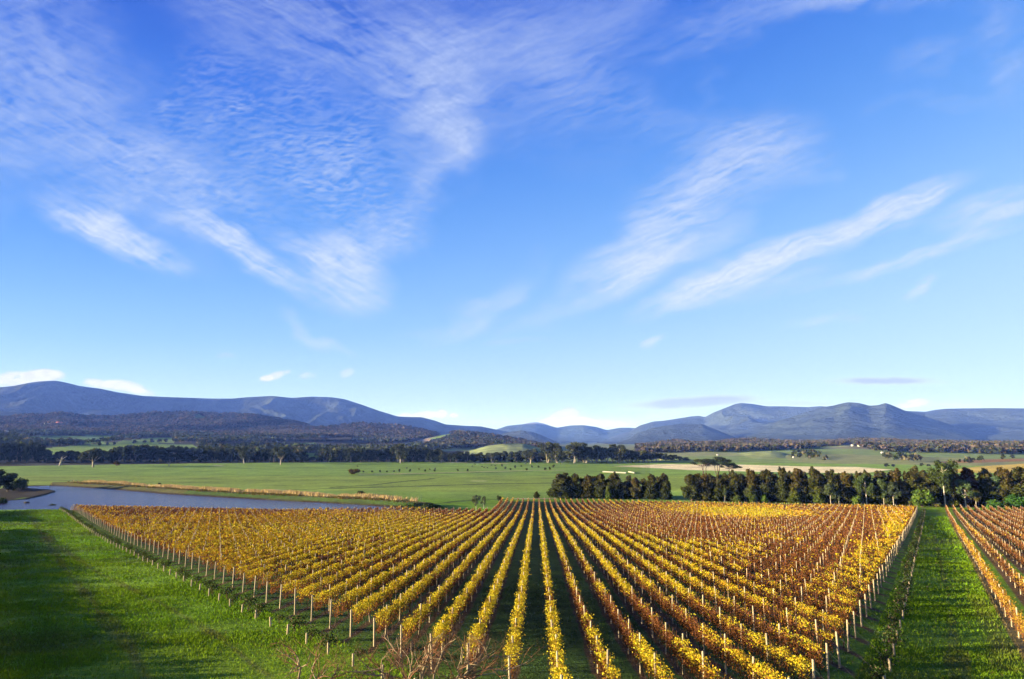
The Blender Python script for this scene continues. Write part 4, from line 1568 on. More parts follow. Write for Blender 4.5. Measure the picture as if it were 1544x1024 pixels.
def make_kind(kind, seed):
    """returns (crown mesh, trunk mesh, nominal height, nominal width)"""
    rng = np.random.default_rng(seed); rg = random.Random(seed)
    mb = MB()
    if kind == 'cypress':
        H, Wd = 13.0, 7.0
        cl = []
        for i in range(34):
            z = rg.uniform(.9, 11.4)
            prof = (1 - (z / 12.8) ** 1.9) ** .8 * 3.0 * (.72 + .28 * min(1, z / 3))
            a = rg.random() * 6.28
            rr = prof * rg.uniform(.25, .72)
            s = rg.uniform(.9, 1.5) * (.6 + .4 * prof / 3)
            cl.append(((math.cos(a) * rr, math.sin(a) * rr, z), (s, s, s * rg.uniform(1.1, 1.7))))
        for i in range(6):
            cl.append(((rg.uniform(-.8, .8), rg.uniform(-.8, .8), rg.uniform(10.4, 12.4)), (rg.uniform(.35, .6),) * 2 + (rg.uniform(.8, 1.3),)))
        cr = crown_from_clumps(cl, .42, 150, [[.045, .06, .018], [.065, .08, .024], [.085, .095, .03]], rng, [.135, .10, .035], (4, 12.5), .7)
        limb(mb, (0, 0, -.3), (0, 0, 11), .3, .05, rg, (.13, .09, .06))
        for i in range(8):
            z = 1.5 + i * 1.2; a = rg.random() * 6.28
            limb(mb, (0, 0, z), (math.cos(a) * 1.8, math.sin(a) * 1.8, z + 1.2), .07, .03, rg, (.13, .09, .06), 4)
    elif kind == 'gum':
        H, Wd = 13.0, 7.5
        cl = []
        trunk = [(0, 0, -.3), (.2, 0, 4), (-.1, .1, 7.5), (.2, 0, 11)]
        mb.tube(trunk, [.24, .18, .13, .05], (.62, .54, .44), 6)
        for i in range(9):
            z = rg.uniform(4.5, 9.5); a = rg.random() * 6.28; L = rg.uniform(1.6, 3.2)
            e = (math.cos(a) * L, math.sin(a) * L, z + rg.uniform(1.2, 2.6))
            limb(mb, (0.05, 0, z), e, .10, .04, rg, (.55, .47, .38), 4)
            s = rg.uniform(.85, 1.5)
            cl.append((e, (s * 1.15, s * 1.15, s)))
            if rg.random() < .7:
                cl.append(((e[0] * .7 + rg.uniform(-1, 1), e[1] * .7 + rg.uniform(-1, 1), e[2] - rg.uniform(.8, 2.2)), (s * .8, s * .8, s * .8)))
        for i in range(4):
            cl.append(((rg.uniform(-1.2, 1.2), rg.uniform(-1.2, 1.2), rg.uniform(10.8, 12.2)), (.9, .9, .8)))
        cr = crown_from_clumps(cl, .36, 170, [[.10, .13, .06], [.13, .16, .08], [.08, .11, .045]], rng, None, None, .35)
    elif kind == 'big_gum':            # tall forest gum with several pale stems, at a distance
        H, Wd = 32.0, 20.0
        cl = []
        for k in range(3):
            a = k * 2.1 + rg.random(); l = rg.uniform(2.5, 6)
            top = (math.cos(a) * l, math.sin(a) * l, rg.uniform(20, 27))
            limb(mb, (math.cos(a) * .6, math.sin(a) * .6, -.5), top, .5, .14, rg, (.50, .43, .34), 6, .04)
            for i in range(5):
                t = rg.uniform(.45, 1)
                b = tuple(top[q] * t for q in range(3))
                aa = rg.random() * 6.28; L = rg.uniform(3, 6)
                e = (b[0] + math.cos(aa) * L, b[1] + math.sin(aa) * L, b[2] + rg.uniform(2, 5))
                limb(mb, b, e, .2, .06, rg, (.42, .36, .28), 4)
                s = rg.uniform(2.2, 3.6)
                cl.append((e, (s * 1.25, s * 1.25, s * .9)))
                cl.append(((e[0] * .8, e[1] * .8, e[2] - rg.uniform(3, 8)), (s * .85, s * .85, s * .7)))
        cr = crown_from_clumps(cl, 1.15, 26, [[.09, .105, .045], [.12, .13, .06], [.065, .08, .035]], rng, None, None, .5)
    elif kind == 'dark':               # dense rounded tree of the dark belt
        H, Wd = 24.0, 20.0
        cl = []
        for i in range(20):
            z = rg.uniform(3, 20.5)
            prof = 8.2 * math.sqrt(max(.05, 1 - ((z - 9) / 13.5) ** 2))
            a = rg.random() * 6.28; rr = prof * rg.uniform(.2, .8)
            s = rg.uniform(2.2, 4.0)
            cl.append(((math.cos(a) * rr, math.sin(a) * rr, z), (s, s, s * .85)))
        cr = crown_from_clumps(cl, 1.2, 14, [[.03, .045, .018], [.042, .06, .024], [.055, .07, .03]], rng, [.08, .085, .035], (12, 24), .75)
        limb(mb, (0, 0, -.5), (0, 0, 14), .8, .3, rg, (.2, .16, .12))
        for i in range(5):
            a = rg.random() * 6.28
            limb(mb, (0, 0, 4 + i * 2), (math.cos(a) * 5, math.sin(a) * 5, 9 + i * 2), .3, .1, rg, (.2, .16, .12), 4)
    elif kind == 'paddock_gum':        # broad lone gum with a short thick pale trunk
        H, Wd = 24.0, 30.0
        cl = []
        limb(mb, (0, 0, -.5), (.6, 0, 6.5), .95, .7, rg, (.52, .43, .32), 6, .02)
        for i in range(9):
            a = i * .7 + rg.uniform(-.2, .2); L = rg.uniform(5, 11)
            e = (math.cos(a) * L, math.sin(a) * L, rg.uniform(11, 17))
            limb(mb, (.5, 0, 6), e, .3, .1, rg, (.3, .25, .19), 4)
            for q in range(3):
                s = rg.uniform(2.4, 4.0)
                cl.append(((e[0] + rg.uniform(-2.5, 2.5), e[1] + rg.uniform(-2.5, 2.5), e[2] + rg.uniform(-1, 4)), (s, s, s * .7)))
        for i in range(5):
            cl.append(((rg.uniform(-4, 4), rg.uniform(-4, 4), rg.uniform(18, 21)), (3.6, 3.6, 2.2)))
        cr = crown_from_clumps(cl, 1.1, 20, [[.055, .07, .03], [.075, .09, .036], [.10, .105, .05]], rng, None, None, .6)
    elif kind == 'umbrella':           # flat topped old pine
        H, Wd = 16.0, 24.0
        cl = []
        for k in range(3):
            a = k * 2.1
            limb(mb, (math.cos(a) * .5, math.sin(a) * .5, -.5), (math.cos(a) * 2.5, math.sin(a) * 2.5, 9), .35, .2, rg, (.13, .09, .06))
        for i in range(16):
            a = i * .39 * 2.4; L = 11 * math.sqrt((i + .5) / 16)
            z = 14.6 - (L / 11) ** 2 * 5 + rg.uniform(-.6, .6)
            limb(mb, (math.cos(a) * L * .25, math.sin(a) * L * .25, 8), (math.cos(a) * L, math.sin(a) * L, z - .5), .22, .08, rg, (.22, .14, .1), 4)
            s = rg.uniform(1.6, 2.6)
            cl.append(((math.cos(a) * L, math.sin(a) * L, z), (s * 1.5, s * 1.5, s * .62)))
        cr = crown_from_clumps(cl, .6, 50, [[.035, .05, .018], [.05, .07, .024], [.07, .08, .03]], rng, None, None, .6)
    elif kind == 'dead':               # dead, barkless gum
        H, Wd = 12.0, 6.0
        limb(mb, (0, 0, -.4), (-.8, 0, 7), .55, .25, rg, (.5, .43, .34), 6, .03)
        for i in range(7):
            a = rg.random() * 6.28; z = rg.uniform(3.5, 7)
            limb(mb, (-.1 * z, 0, z), (math.cos(a) * 2.6 - .5, math.sin(a) * 2.6, z + rg.uniform(2, 5)), .28, .07, rg, (.5, .43, .35), 4)
        cr = None
    elif kind == 'bush':
        H, Wd = 3.0, 4.0
        cl = [((rg.uniform(-1, 1), rg.uniform(-1, 1), rg.uniform(.7, 2.0)), (rg.uniform(.7, 1.1),) * 2 + (rg.uniform(.6, .9),)) for _ in range(9)]
        cr = crown_from_clumps(cl, .26, 180, [[.05, .08, .02], [.07, .10, .03], [.09, .10, .035]], rng, None, None, .6)
        for i in range(5):
            a = rg.random() * 6.28
            limb(mb, (0, 0, -.1), (math.cos(a) * .9, math.sin(a) * .9, 1.6), .05, .02, rg, (.15, .1, .07), 4)
    crown = None
    if cr is not None:
        crown = raw_mesh('crown', cr[0], cr[1], cr[2], M_CROWN)
    return crown, mb.mesh('trunk', M_BARK), H, Wd


_KIND = {}


def kind_variant(kind, i, tint=None):
    nv = {'cypress': 5, 'gum': 4, 'big_gum': 4, 'dark': 5, 'paddock_gum': 2, 'umbrella': 2, 'dead': 2, 'bush': 3}[kind]
    key = (kind, i % nv, tint)
    if key not in _KIND:
        if tint is None:
            _KIND[key] = make_kind(kind, 400 + sum(map(ord, kind)) + (i % nv) * 7)
        else:
            c, t, H, Wd = kind_variant(kind, i)
            c2 = c.copy()
            a = c2.color_attributes['Col']
            buf = np.empty(len(c2.vertices) * 4, np.float32); a.data.foreach_get('color', buf)
            b4 = buf.reshape(-1, 4); b4[:, :3] *= np.array(tint); a.data.foreach_set('color', b4.ravel())
            _KIND[key] = (c2, t, H, Wd)
    return _KIND[key]


_tc = [0]


def place_tree(kind, px, base, top, width, label, cat='tree', name=None, group=None, tint=None, dist=None, seed=None):
    """stand a tree on the ground where the bearing (px, base) meets it; its height and width from the picture"""
    _tc[0] += 1
    i = _tc[0] if seed is None else seed
    crown, trunk, H0, W0 = kind_variant(kind, i, tint)
    if dist is None:
        x, y, z = hit(px, base, 60)
    else:
        dx, dy, dz = px_dir(px, base)
        k = dist / math.hypot(dx, dy)
        x, y = dx * k, dy * k
        z = gz(x, y)
    hd = math.hypot(x, y)
    _, e = azel(px, top)
    H = CZ + hd * math.tan(float(e)) - z
    zc = y * CPH + (z - CZ) * SPH
    wm = width * zc / F
    o = empty(name or {'cypress': 'cypress_tree', 'gum': 'gum_tree', 'big_gum': 'gum_tree', 'dark': 'tree', 'paddock_gum': 'gum_tree', 'umbrella': 'pine_tree', 'dead': 'dead_tree', 'bush': 'bush'}[kind],
              (float(x), float(y), float(z)), random.random() * 6.28, (wm / W0, wm / W0, H / H0))
    tag(o, label, cat, group)
    if crown is not None:
        link('crown', crown, o)
    link('trunk' if kind != 'bush' else 'stem', trunk, o)
    return o


def plant_windbreak():
    # the short left clump and the long belt, front trees first
    A = [(848, 751.3, 713.5, 46), (868, 751.5, 713, 24), (886, 751.8, 716, 27), (905, 752, 714.5, 30), (927, 752.3, 712.5, 30), (941, 752.5, 726, 20), (959, 752.8, 719, 24), (982, 753.2, 715, 28), (1003, 753.4, 714, 26)]
    words = ['broad', 'narrow', 'dense', 'full', 'tall', 'low', 'brownish', 'stout', 'dark']
    for i, (x, b, t, w) in enumerate(A):
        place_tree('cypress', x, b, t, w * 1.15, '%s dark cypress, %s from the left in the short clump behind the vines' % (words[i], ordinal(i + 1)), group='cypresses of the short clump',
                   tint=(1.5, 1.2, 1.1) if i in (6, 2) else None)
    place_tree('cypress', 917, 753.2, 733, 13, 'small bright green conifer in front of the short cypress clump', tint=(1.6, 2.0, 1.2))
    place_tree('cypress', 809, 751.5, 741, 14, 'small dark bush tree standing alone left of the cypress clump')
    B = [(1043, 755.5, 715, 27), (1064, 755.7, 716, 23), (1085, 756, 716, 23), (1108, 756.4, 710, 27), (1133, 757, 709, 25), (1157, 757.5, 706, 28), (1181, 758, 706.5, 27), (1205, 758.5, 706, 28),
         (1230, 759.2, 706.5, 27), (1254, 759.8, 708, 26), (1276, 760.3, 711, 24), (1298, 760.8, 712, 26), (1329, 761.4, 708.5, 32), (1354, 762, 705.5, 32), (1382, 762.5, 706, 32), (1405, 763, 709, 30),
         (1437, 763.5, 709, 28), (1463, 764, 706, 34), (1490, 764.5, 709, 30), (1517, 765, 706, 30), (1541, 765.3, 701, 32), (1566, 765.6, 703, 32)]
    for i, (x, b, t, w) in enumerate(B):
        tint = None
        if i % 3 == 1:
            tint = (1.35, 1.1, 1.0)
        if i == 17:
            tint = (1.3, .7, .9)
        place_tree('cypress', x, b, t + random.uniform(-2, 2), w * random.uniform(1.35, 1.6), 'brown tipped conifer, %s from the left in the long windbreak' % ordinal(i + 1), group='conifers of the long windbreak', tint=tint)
    # second line behind fills the gaps
    k = 0
    x = 1053
    while x < 1560:
        b = 755.5 + (x - 1043) / 522 * 10 - 2.4
        k += 1
        place_tree('cypress', x, b, 713 + random.uniform(-3, 3) - (x > 1300) * 3, 34, 'shaded conifer, %s from the left in the back line of the windbreak' % ordinal(k), group='back line of the windbreak')
        x += random.uniform(20, 27)
    for i, x in enumerate((858, 878, 896, 917, 949, 971, 993)):
        place_tree('cypress', x, 750.2, 717 + random.uniform(-1, 4), 24, 'shaded cypress, %s from the left at the back of the short clump' % ordinal(i + 1), group='back line of the short clump')
    S = [('gum', 1253, 761.5, 729, 15, 'slender pale trunked gum sapling before the windbreak, leaning over a second', None),
         ('gum', 1265, 761.5, 738, 10, 'thin white stemmed gum sapling with almost no crown', None),
         ('gum', 1307, 762.3, 713, 27, 'tall full olive gum left of the saplings before the windbreak', (.9, 1.0, .7)),
         ('gum', 1333, 762.6, 722, 15, 'grey green gum sapling with a narrow crown', (1.0, 1.1, 1.0)),
         ('gum', 1348, 763, 726, 20, 'small spreading gum with a reddish trunk', None),
         ('bush', 1391, 765, 734, 32, 'large bright green bush before the windbreak', (1.6, 1.9, 1.0)),
         ('bush', 1411, 765.3, 748, 13, 'tan and olive bush beside the tall gum trunk', (2.2, 1.6, 1.2)),
         ('gum', 1426, 765, 693.5, 38, 'tallest gum rising above the windbreak at the end of the track', (.7, .75, .5)),
         ('bush', 1438, 765.3, 752, 15, 'small yellowish bush right of the tall gum', (2.6, 2.0, 1.2)),
         ('gum', 1457, 765.3, 722, 30, 'grey green many stemmed gum right of the tall gum', (1.05, 1.2, 1.0)),
         ('gum', 1472, 765.5, 736, 17, 'small olive gold gum beside the grey green one', (1.7, 1.2, .7)),
         ('gum', 1497, 764.5, 717, 28, 'rounded silver green gum with a white trunk', (1.15, 1.4, 1.3)),
         ('bush', 1497, 767, 753, 34, 'wide dark green bush at the foot of the silver gum', (.9, 1.5, .9)),
         ('bush', 1533, 767, 742, 36, 'dark glossy green bush at the right end of the windbreak', (.8, 1.5, .9)),
         ('bush', 1113, 758, 744, 14, 'olive shrub at the foot of the fourth windbreak conifer', (1.2, 1.2, 1.0)),
         ('cypress', 1134, 758.2, 732, 22, 'small bushy conifer leaning on the front of the windbreak', (1.4, 1.6, 1.1)),
         ('bush', 1152, 758.6, 744, 12, 'light green shrub in front of the windbreak', (1.6, 2.0, 1.2)),
         ('cypress', 1199, 759.6, 734, 26, 'squat green conifer before the eighth windbreak tree', (1.6, 1.7, 1.1)),
         ('cypress', 1235, 760.6, 732, 22, 'young olive conifer before the windbreak', (1.4, 1.6, 1.1)),
         ('bush', 1293, 762.2, 744, 16, 'yellow green shrub left of the full olive gum', (1.6, 1.8, 1.0)),
         ('gum', 1093, 757.2, 735, 9, 'very thin pale sapling in front of the third windbreak conifer', None),
         ('gum', 1126, 757.8, 735, 9, 'thin pale sapling in front of the fifth windbreak conifer', None),
         ('gum', 1215, 759.6, 737, 10, 'thin bare stemmed sapling in front of the ninth conifer', None)]
    for k, x, b, t, w, lab, tint in S:
        place_tree(k, x, b, t, w, lab, cat='bush' if k == 'bush' else 'tree', tint=tint)
    # flat topped pines beyond
    U = [(1062, 716, 690.5, 44), (1082, 715.5, 688.5, 46), (1101, 716, 698, 34)]
    for i, (x, b, t, w) in enumerate(U):
        place_tree('umbrella', x, b, t, w, 'flat topped old pine, %s of the three beyond the windbreak' % ['left', 'middle and tallest', 'right and lowest'][i], group='flat topped pines', seed=i)


plant_windbreak()


def plant_far_belt():
    prof = [(-20, 664), (20, 665), (55, 668), (70, 676), (78, 686), (84, 680), (116, 680), (120, 683), (160, 684), (166, 676), (190, 669), (225, 670), (255, 672), (300, 675), (355, 675), (400, 676), (440, 680), (462, 684),
            (466, 690), (480, 688), (484, 679), (520, 675), (560, 675), (585, 674), (600, 671), (650, 676), (690, 681), (735, 683), (750, 680), (790, 679), (812, 678), (822, 680), (860, 680), (880, 673), (940, 676), (975, 678), (1000, 683), (1040, 688)]
    px = [p[0] for p in prof]; tp = [p[1] for p in prof]
    n = 0
    x = -14.0
    while x < 1035:
        top = float(np.interp(x, px, tp)) + random.uniform(-1.0, 3.0)
        gum = 812 < x < 1000 or (random.random() < .12)
        w = random.uniform(12, 18)
        base = 697.6 - random.uniform(0, 1.2) - (2.5 if x > 985 else 0)
        if top < 690:
            n += 1
            if gum:
                tint = (1.0, 1.0, .9)
                lab = 'grey green gum, %s tree from the left in the belt across the plain' % ordinal(n)
            else:
                lab = 'dark bushy tree, %s from the left in the belt across the plain' % ordinal(n)
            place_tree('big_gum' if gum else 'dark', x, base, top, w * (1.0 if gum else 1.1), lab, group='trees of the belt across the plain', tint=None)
        x += random.uniform(6.0, 9.5)
    n = 0
    x = -10.0
    while x < 980:
        top = float(np.interp(x, px, tp)) + random.uniform(-2.0, 2.5)
        if top < 690:
            n += 1
            place_tree('dark', x, 695.9, top, random.uniform(15, 22), 'tree in the shaded rear of the belt, %s from the left' % ordinal(n), group='rear trees of the belt')
        x += random.uniform(9, 13)
    SP = [('paddock_gum', 140, 704.5, 673.5, 46, 'big spreading gum with a pale trunk standing out in the green paddock', 'tree'),
          ('dead', 90, 702.3, 686, 16, 'dead pale gum leaning at the edge of the green paddock', 'tree'),
          ('dead', 255, 703.5, 694, 7, 'pale dead stump standing in the green paddock', 'tree stump'),
          ('bush', 175, 702.5, 696, 11, 'thin reddish bush right of the big paddock gum', 'bush'),
          ('big_gum', 368, 699, 670, 20, 'slim tall gum in front of the dark belt on the left', 'tree'),
          ('paddock_gum', 423, 701, 671, 30, 'gum with a forked white trunk in front of the dark belt', 'tree'),
          ('big_gum', 604, 698.6, 665, 22, 'high gum with a bare white trunk among dark trees', 'tree'),
          ('big_gum', 743, 698, 679, 15, 'gum with a short white trunk left of the green hill', 'tree'),
          ('paddock_gum', 800, 699.5, 675, 30, 'round dark gum on a bright white trunk below the green hill', 'tree'),
          ('big_gum', 826, 698, 660.5, 26, 'tallest gum, leftmost of the pale stemmed grove', 'tree'),
          ('big_gum', 840, 698.2, 664, 22, 'second gum of the pale stemmed grove', 'tree'),
          ('paddock_gum', 847, 699.4, 684, 15, 'low dark tree under the pale stemmed grove', 'tree'),
          ('big_gum', 866, 698.4, 663.5, 30, 'broad gum in the middle of the pale stemmed grove', 'tree'),
          ('big_gum', 884, 698.2, 667.5, 24, 'gum right of the broad one in the pale stemmed grove', 'tree'),
          ('big_gum', 899, 698, 668, 22, 'fifth gum of the pale stemmed grove', 'tree'),
          ('big_gum', 915, 698, 669, 22, 'sixth gum of the pale stemmed grove', 'tree'),
          ('big_gum', 933, 698.2, 667, 26, 'gum with the brightest trunk near the grove\'s right end', 'tree'),
          ('big_gum', 951, 698, 675, 20, 'lower gum closing the pale stemmed grove on the right', 'tree'),
          ('big_gum', 972, 697, 677, 20, 'gum right of the grove at the start of the pale field', 'tree'),
          ('big_gum', 990, 696.5, 679, 18, 'last gum before the pale field', 'tree'),
          ('bush', 535, 715.3, 705.5, 20, 'rusty round bush at the left end of the pale ditch bank', 'bush'),
          ('bush', 545, 745.5, 739.3, 16, 'dark green bush on the far bank of the dam', 'bush'),
          ('bush', 240, 731, 727.5, 6, 'tiny dark bush on the reedy bank', 'bush'),
          ('gum', 718, 770, 746, 14, 'young dark tree just beyond the left end of the far vines', 'tree'),
          ('gum', 729, 767, 748, 9, 'sparse sapling with a pale stem beyond the far vines', 'tree'),
          ('bush', 752, 756, 745, 9, 'small round bush left of the far row ends', 'bush'),
          ('bush', 641, 767.5, 758, 34, 'low grey green reed clump at the right end of the dam', 'bush'),
          ('bush', 660, 767.5, 760, 20, 'smaller grey green clump beside the reed clump', 'bush'),
          ('bush', 79, 767, 758.5, 14, 'dark green bush at the far corner of the left vine edge', 'bush'),
          ('dark', 12, 741, 711, 34, 'dark tree on the mud spit reaching into the dam', 'tree'),
          ('dark', -8, 743, 706, 40, 'dark tree cut by the left edge on the mud spit', 'tree'),
          ('bush', 30, 740, 717, 22, 'rounded dark bush at the tip of the mud spit', 'bush'),
          ('bush', 2, 764, 748, 14, 'dark bush at the left edge beside the dam', 'bush')]
    for k, x, b, t, w, lab, cat in SP:
        tint = {'rusty': (2.0, 1.0, .8), 'thin': (2.0, 1.0, .9)}.get(lab.split()[0])
        if 'grey green' in lab and k == 'bush':
            tint = (1.8, 1.8, 1.8)
        if 'spit' in lab or 'dam' in lab and 'dark' in lab:
            tint = (.8, .9, .8)
        place_tree(k, x, b, t, w, lab, cat=cat, tint=tint)
    # saplings along the pale bank in the plain
    rg = random.Random(3)
    xs = [548, 561, 573, 583, 594, 602, 618, 641, 655, 762, 770, 777, 786, 794, 802, 812, 822, 690, 705, 748, 757, 829, 835]
    for i, x in enumerate(sorted(xs)):
        b = (712.5 - (x - 548) * .012) if x < 740 else 705.5 + rg.uniform(-2, 4)
        place_tree('bush', x, b, b - rg.uniform(2.6, 5.5), rg.uniform(3, 4.5), 'small planted sapling, %s from the left along the bank in the plain' % ordinal(i + 1), cat='sapling', name='sapling', group='saplings in the plain')
    # trees standing on the hedge lines of the left fields
    for i, (x, b, t, w) in enumerate([(150, 671.5, 665, 8), (162, 671.5, 666.5, 7), (172, 671, 666, 7), (203, 669, 663, 9), (218, 668, 663.5, 8), (229, 667, 661.5, 10), (240, 667, 662, 10), (250, 667, 661, 10), (36, 664, 659, 9), (70, 664, 659.5, 8), (100, 669, 664, 9), (123, 671, 665, 9),
                                      (1063, 0, 0, 0)][:-1]):
        place_tree('dark', x, b, t, w, 'small dark tree, %s along the hedges of the left fields' % ordinal(i + 1), group='hedge trees of the left fields')
    for i, (x, b, t, w) in enumerate([(1195, 690, 683.5, 9), (1206, 690, 682, 10), (1219, 690, 681.5, 14), (1228, 690, 683, 8), (1337, 704, 698.5, 12), (1347, 704, 699.5, 9), (1390, 703, 697.5, 7), (1400, 704, 699.5, 8), (1447, 696.5, 692, 7), (1468, 695, 690, 8), (1480, 694, 686, 10),
                                      (1513, 693, 684, 9), (1527, 692, 685, 9), (1243, 694, 690, 9)]):
        place_tree('dark', x, b, t, w, 'small tree, %s from the left on the right valley pastures' % ordinal(i + 1), group='trees of the right pastures')


plant_far_belt()


# ------------------------------------------------------------------ farm buildings, cattle, board, bales
def building(px, base, width, h_ratio, wall, roof, label, name='farmhouse', depth=.6):
    x, y, z = hit2(px, base)
    zc = y * CPH
    w = width * zc / F
    h = w * h_ratio
    d = w * depth
    o = empty(name, (x, y, z), -math.atan2(x, y) * .6)
    tag(o, label, 'house' if name == 'farmhouse' else 'shed')
    mb = MB(); mb.box(-w / 2, w / 2, -d / 2, d / 2, -1, h, wall)
    link('wall', mb.mesh('wall', M_WALL), o)
    mb = MB()
    e = w * .04
    rh = h * .55
    v = [(-w / 2 - e, -d / 2 - e, h), (w / 2 + e, -d / 2 - e, h), (w / 2 + e, d / 2 + e, h), (-w / 2 - e, d / 2 + e, h), (-w / 2 + d * .2, 0, h + rh), (w / 2 - d * .2, 0, h + rh)]
    v = [(a, b, c + .02) for a, b, c in v]
    mb.add(v, [[0, 1, 5, 4], [2, 3, 4, 5], [3, 0, 4, 4], [1, 2, 5, 5], [0, 3, 2, 1]], roof)
    ob = link('roof', mb.mesh('roof', M_WALL), o)
    n = max(2, int(w / 5))
    for i in range(n):
        cx = -w / 2 + w * (i + .5) / n
        mb = MB()
        mb.box(cx - w / n * .2, cx + w / n * .2, -d / 2 - .06, -d / 2 + .02, h * .35, h * .8, (.04, .05, .06))
        link('window', mb.mesh('window', M_WALL), o)
    mb = MB(); mb.box(-w * .04, w * .04, -d / 2 - .09, -d / 2 + .02, -.1, h * .75, (.12, .08, .06))
    link('door', mb.mesh('door', M_WALL), o)
    return o


def hit2(px, py):
    dx, dy, dz = px_dir(px, py)
    t = np.geomspace(300, 6500, 1600)
    X, Y, Z = dx * t, dy * t, CZ + dz * t
    g = surf_z(X, Y)
    k = int(np.argmax(Z <= g))
    return float(X[k]), float(Y[k]), float(g[k])


WHT, CRM, RED, GRY = (.75, .74, .7), (.72, .66, .5), (.5, .13, .07), (.4, .4, .42)
building(70, 642, 9, .28, CRM, GRY, 'long cream farmhouse with grey roof on the left hillside')
building(77, 640.5, 8, .35, CRM, (.6, .35, .15), 'cream farmhouse with tan roof beside the long one')
building(89, 640.3, 9, .3, (.6, .3, .2), RED, 'red roofed house at the upper left among trees')
building(57, 640, 5, .35, WHT, GRY, 'small white house left of the cream farmhouse')
building(10, 652.5, 5, .4, WHT, GRY, 'white cottage near the left edge on the hillside')
building(240, 648, 3.5, .5, WHT, GRY, 'tiny white cottage on the far green strip')
building(434, 676.5, 5, .5, CRM, WHT, 'white shed left of the pair behind the belt', 'farm_shed')
building(447, 675.5, 6, .5, WHT, WHT, 'bright white barn behind the tree belt', 'farm_shed')
building(459, 677.5, 6, .35, WHT, GRY, 'low grey roofed shed right of the white barn', 'farm_shed')
building(769, 668.4, 5, .3, WHT, WHT, 'little white house on top of the round green hill')
building(784, 668.4, 10, .25, CRM, CRM, 'long cream house on top of the round green hill')
building(428, 636, 3, .4, WHT, WHT, 'white speck of a house on the wooded left ridge')
building(1245, 693, 7, .35, WHT, (.4, .25, .2), 'white house with brown roof among trees on the pasture')
building(1197, 690.5, 4, .4, CRM, GRY, 'small cream house at the foot of the right green hill')
building(1331, 684, 5, .35, WHT, WHT, 'white farmhouse below the right woodland')
building(1286, 672.8, 5, .35, WHT, GRY, 'white house high on the right pasture, left of its twin')
building(1296, 673.5, 5, .35, WHT, CRM, 'pale house high on the right pasture, right of its twin')
building(1082, 686.8, 3, .4, WHT, WHT, 'tiny white hut on the ridge of the right green hill')


def make_cow():
    mb = bpy.data.meshes.new('cow')
    V = [(0, 0, .95), (.55, 0, 1.0), (-.55, 0, 1.02), (.95, 0, 1.2), (1.25, 0, 1.15), (1.5, 0, .98), (.5, .22, .6), (.5, .22, .05), (.5, -.22, .6), (.52, -.22, .05), (-.6, .22, .62), (-.66, .22, .3), (-.62, .22, .05), (-.6, -.22, .62),
         (-.66, -.22, .3), (-.62, -.22, .05), (-.85, 0, .95), (-.9, 0, .5), (1.22, .2, 1.2), (1.22, -.2, 1.2)]
    Ed = [(0, 1), (0, 2), (1, 3), (3, 4), (4, 5), (1, 6), (6, 7), (1, 8), (8, 9), (2, 10), (10, 11), (11, 12), (2, 13), (13, 14), (14, 15), (2, 16), (16, 17), (4, 18), (4, 19)]
    Rr = [.38, .36, .36, .2, .16, .1, .13, .07, .13, .07, .16, .09, .07, .16, .09, .07, .08, .04, .05, .05]
    mb.from_pydata(V, Ed, [])
    o = bpy.data.objects.new('tmp', mb); COL.objects.link(o)
    md = o.modifiers.new('s', 'SKIN')
    for i, r in enumerate(Rr):
        mb.skin_vertices[0].data[i].radius = (r, r)
    mb.skin_vertices[0].data[0].use_root = True
    o.modifiers.new('d', 'SUBSURF').levels = 1
    dg = bpy.context.evaluated_depsgraph_get()
    me = bpy.data.meshes.new_from_object(o.evaluated_get(dg))
    bpy.data.objects.remove(o)
    at = me.color_attributes.new('Col', 'FLOAT_COLOR', 'POINT')
    c4 = np.ones((len(me.vertices), 4), np.float32); c4[:, :3] = (.035, .028, .024)
    at.data.foreach_set('color', c4.ravel())
    me.materials.clear(); me.materials.append(M_BARK)
    me.name = 'cow'
    return me


COW = make_cow()
rgc = random.Random(11)
for i, (px, py) in enumerate(sorted([(613, 707), (632, 708.5), (648, 708.8), (656, 707.5), (727, 704.5), (730, 706), (735, 706.5), (741, 702.5), (747, 703.5), (716, 701), (712, 704), (834, 705.5), (792, 700.5), (539, 704)])):
    x, y, z = hit(px, py)
    o = link('cow', COW, None, (float(x), float(y), float(z)), rgc.choice([0, 3.1, .5, 2.6, -.4]), (1.15, 1.15, 1.15))
    tag(o, 'dark cow grazing in the green plain, %s from the left' % ordinal(i + 1), 'cow', 'cattle grazing in the plain')


def build_board():
    x, y, z = hit(39.5, 764, 60)
    o = empty('notice_board', (float(x), float(y), float(z)), .15)
    tag(o, 'small dark board on two posts at the edge of the dam', 'board')
    s = float(y) / F
    w, h = 7.6 * s, 7.0 * s
    mb = MB(); mb.box(-w / 2, w / 2, -.06, .06, h * .72, h, (.02, .02, .022)); link('board', mb.mesh('board', M_WOOD), o)
    for q in (-.36, .36):
        mb = MB(); mb.tube([(w * q, 0, -.2), (w * q, 0, h * .72)], [.09, .09], (.03, .025, .02)); link('post', mb.mesh('post', M_WOOD), o)


build_board()


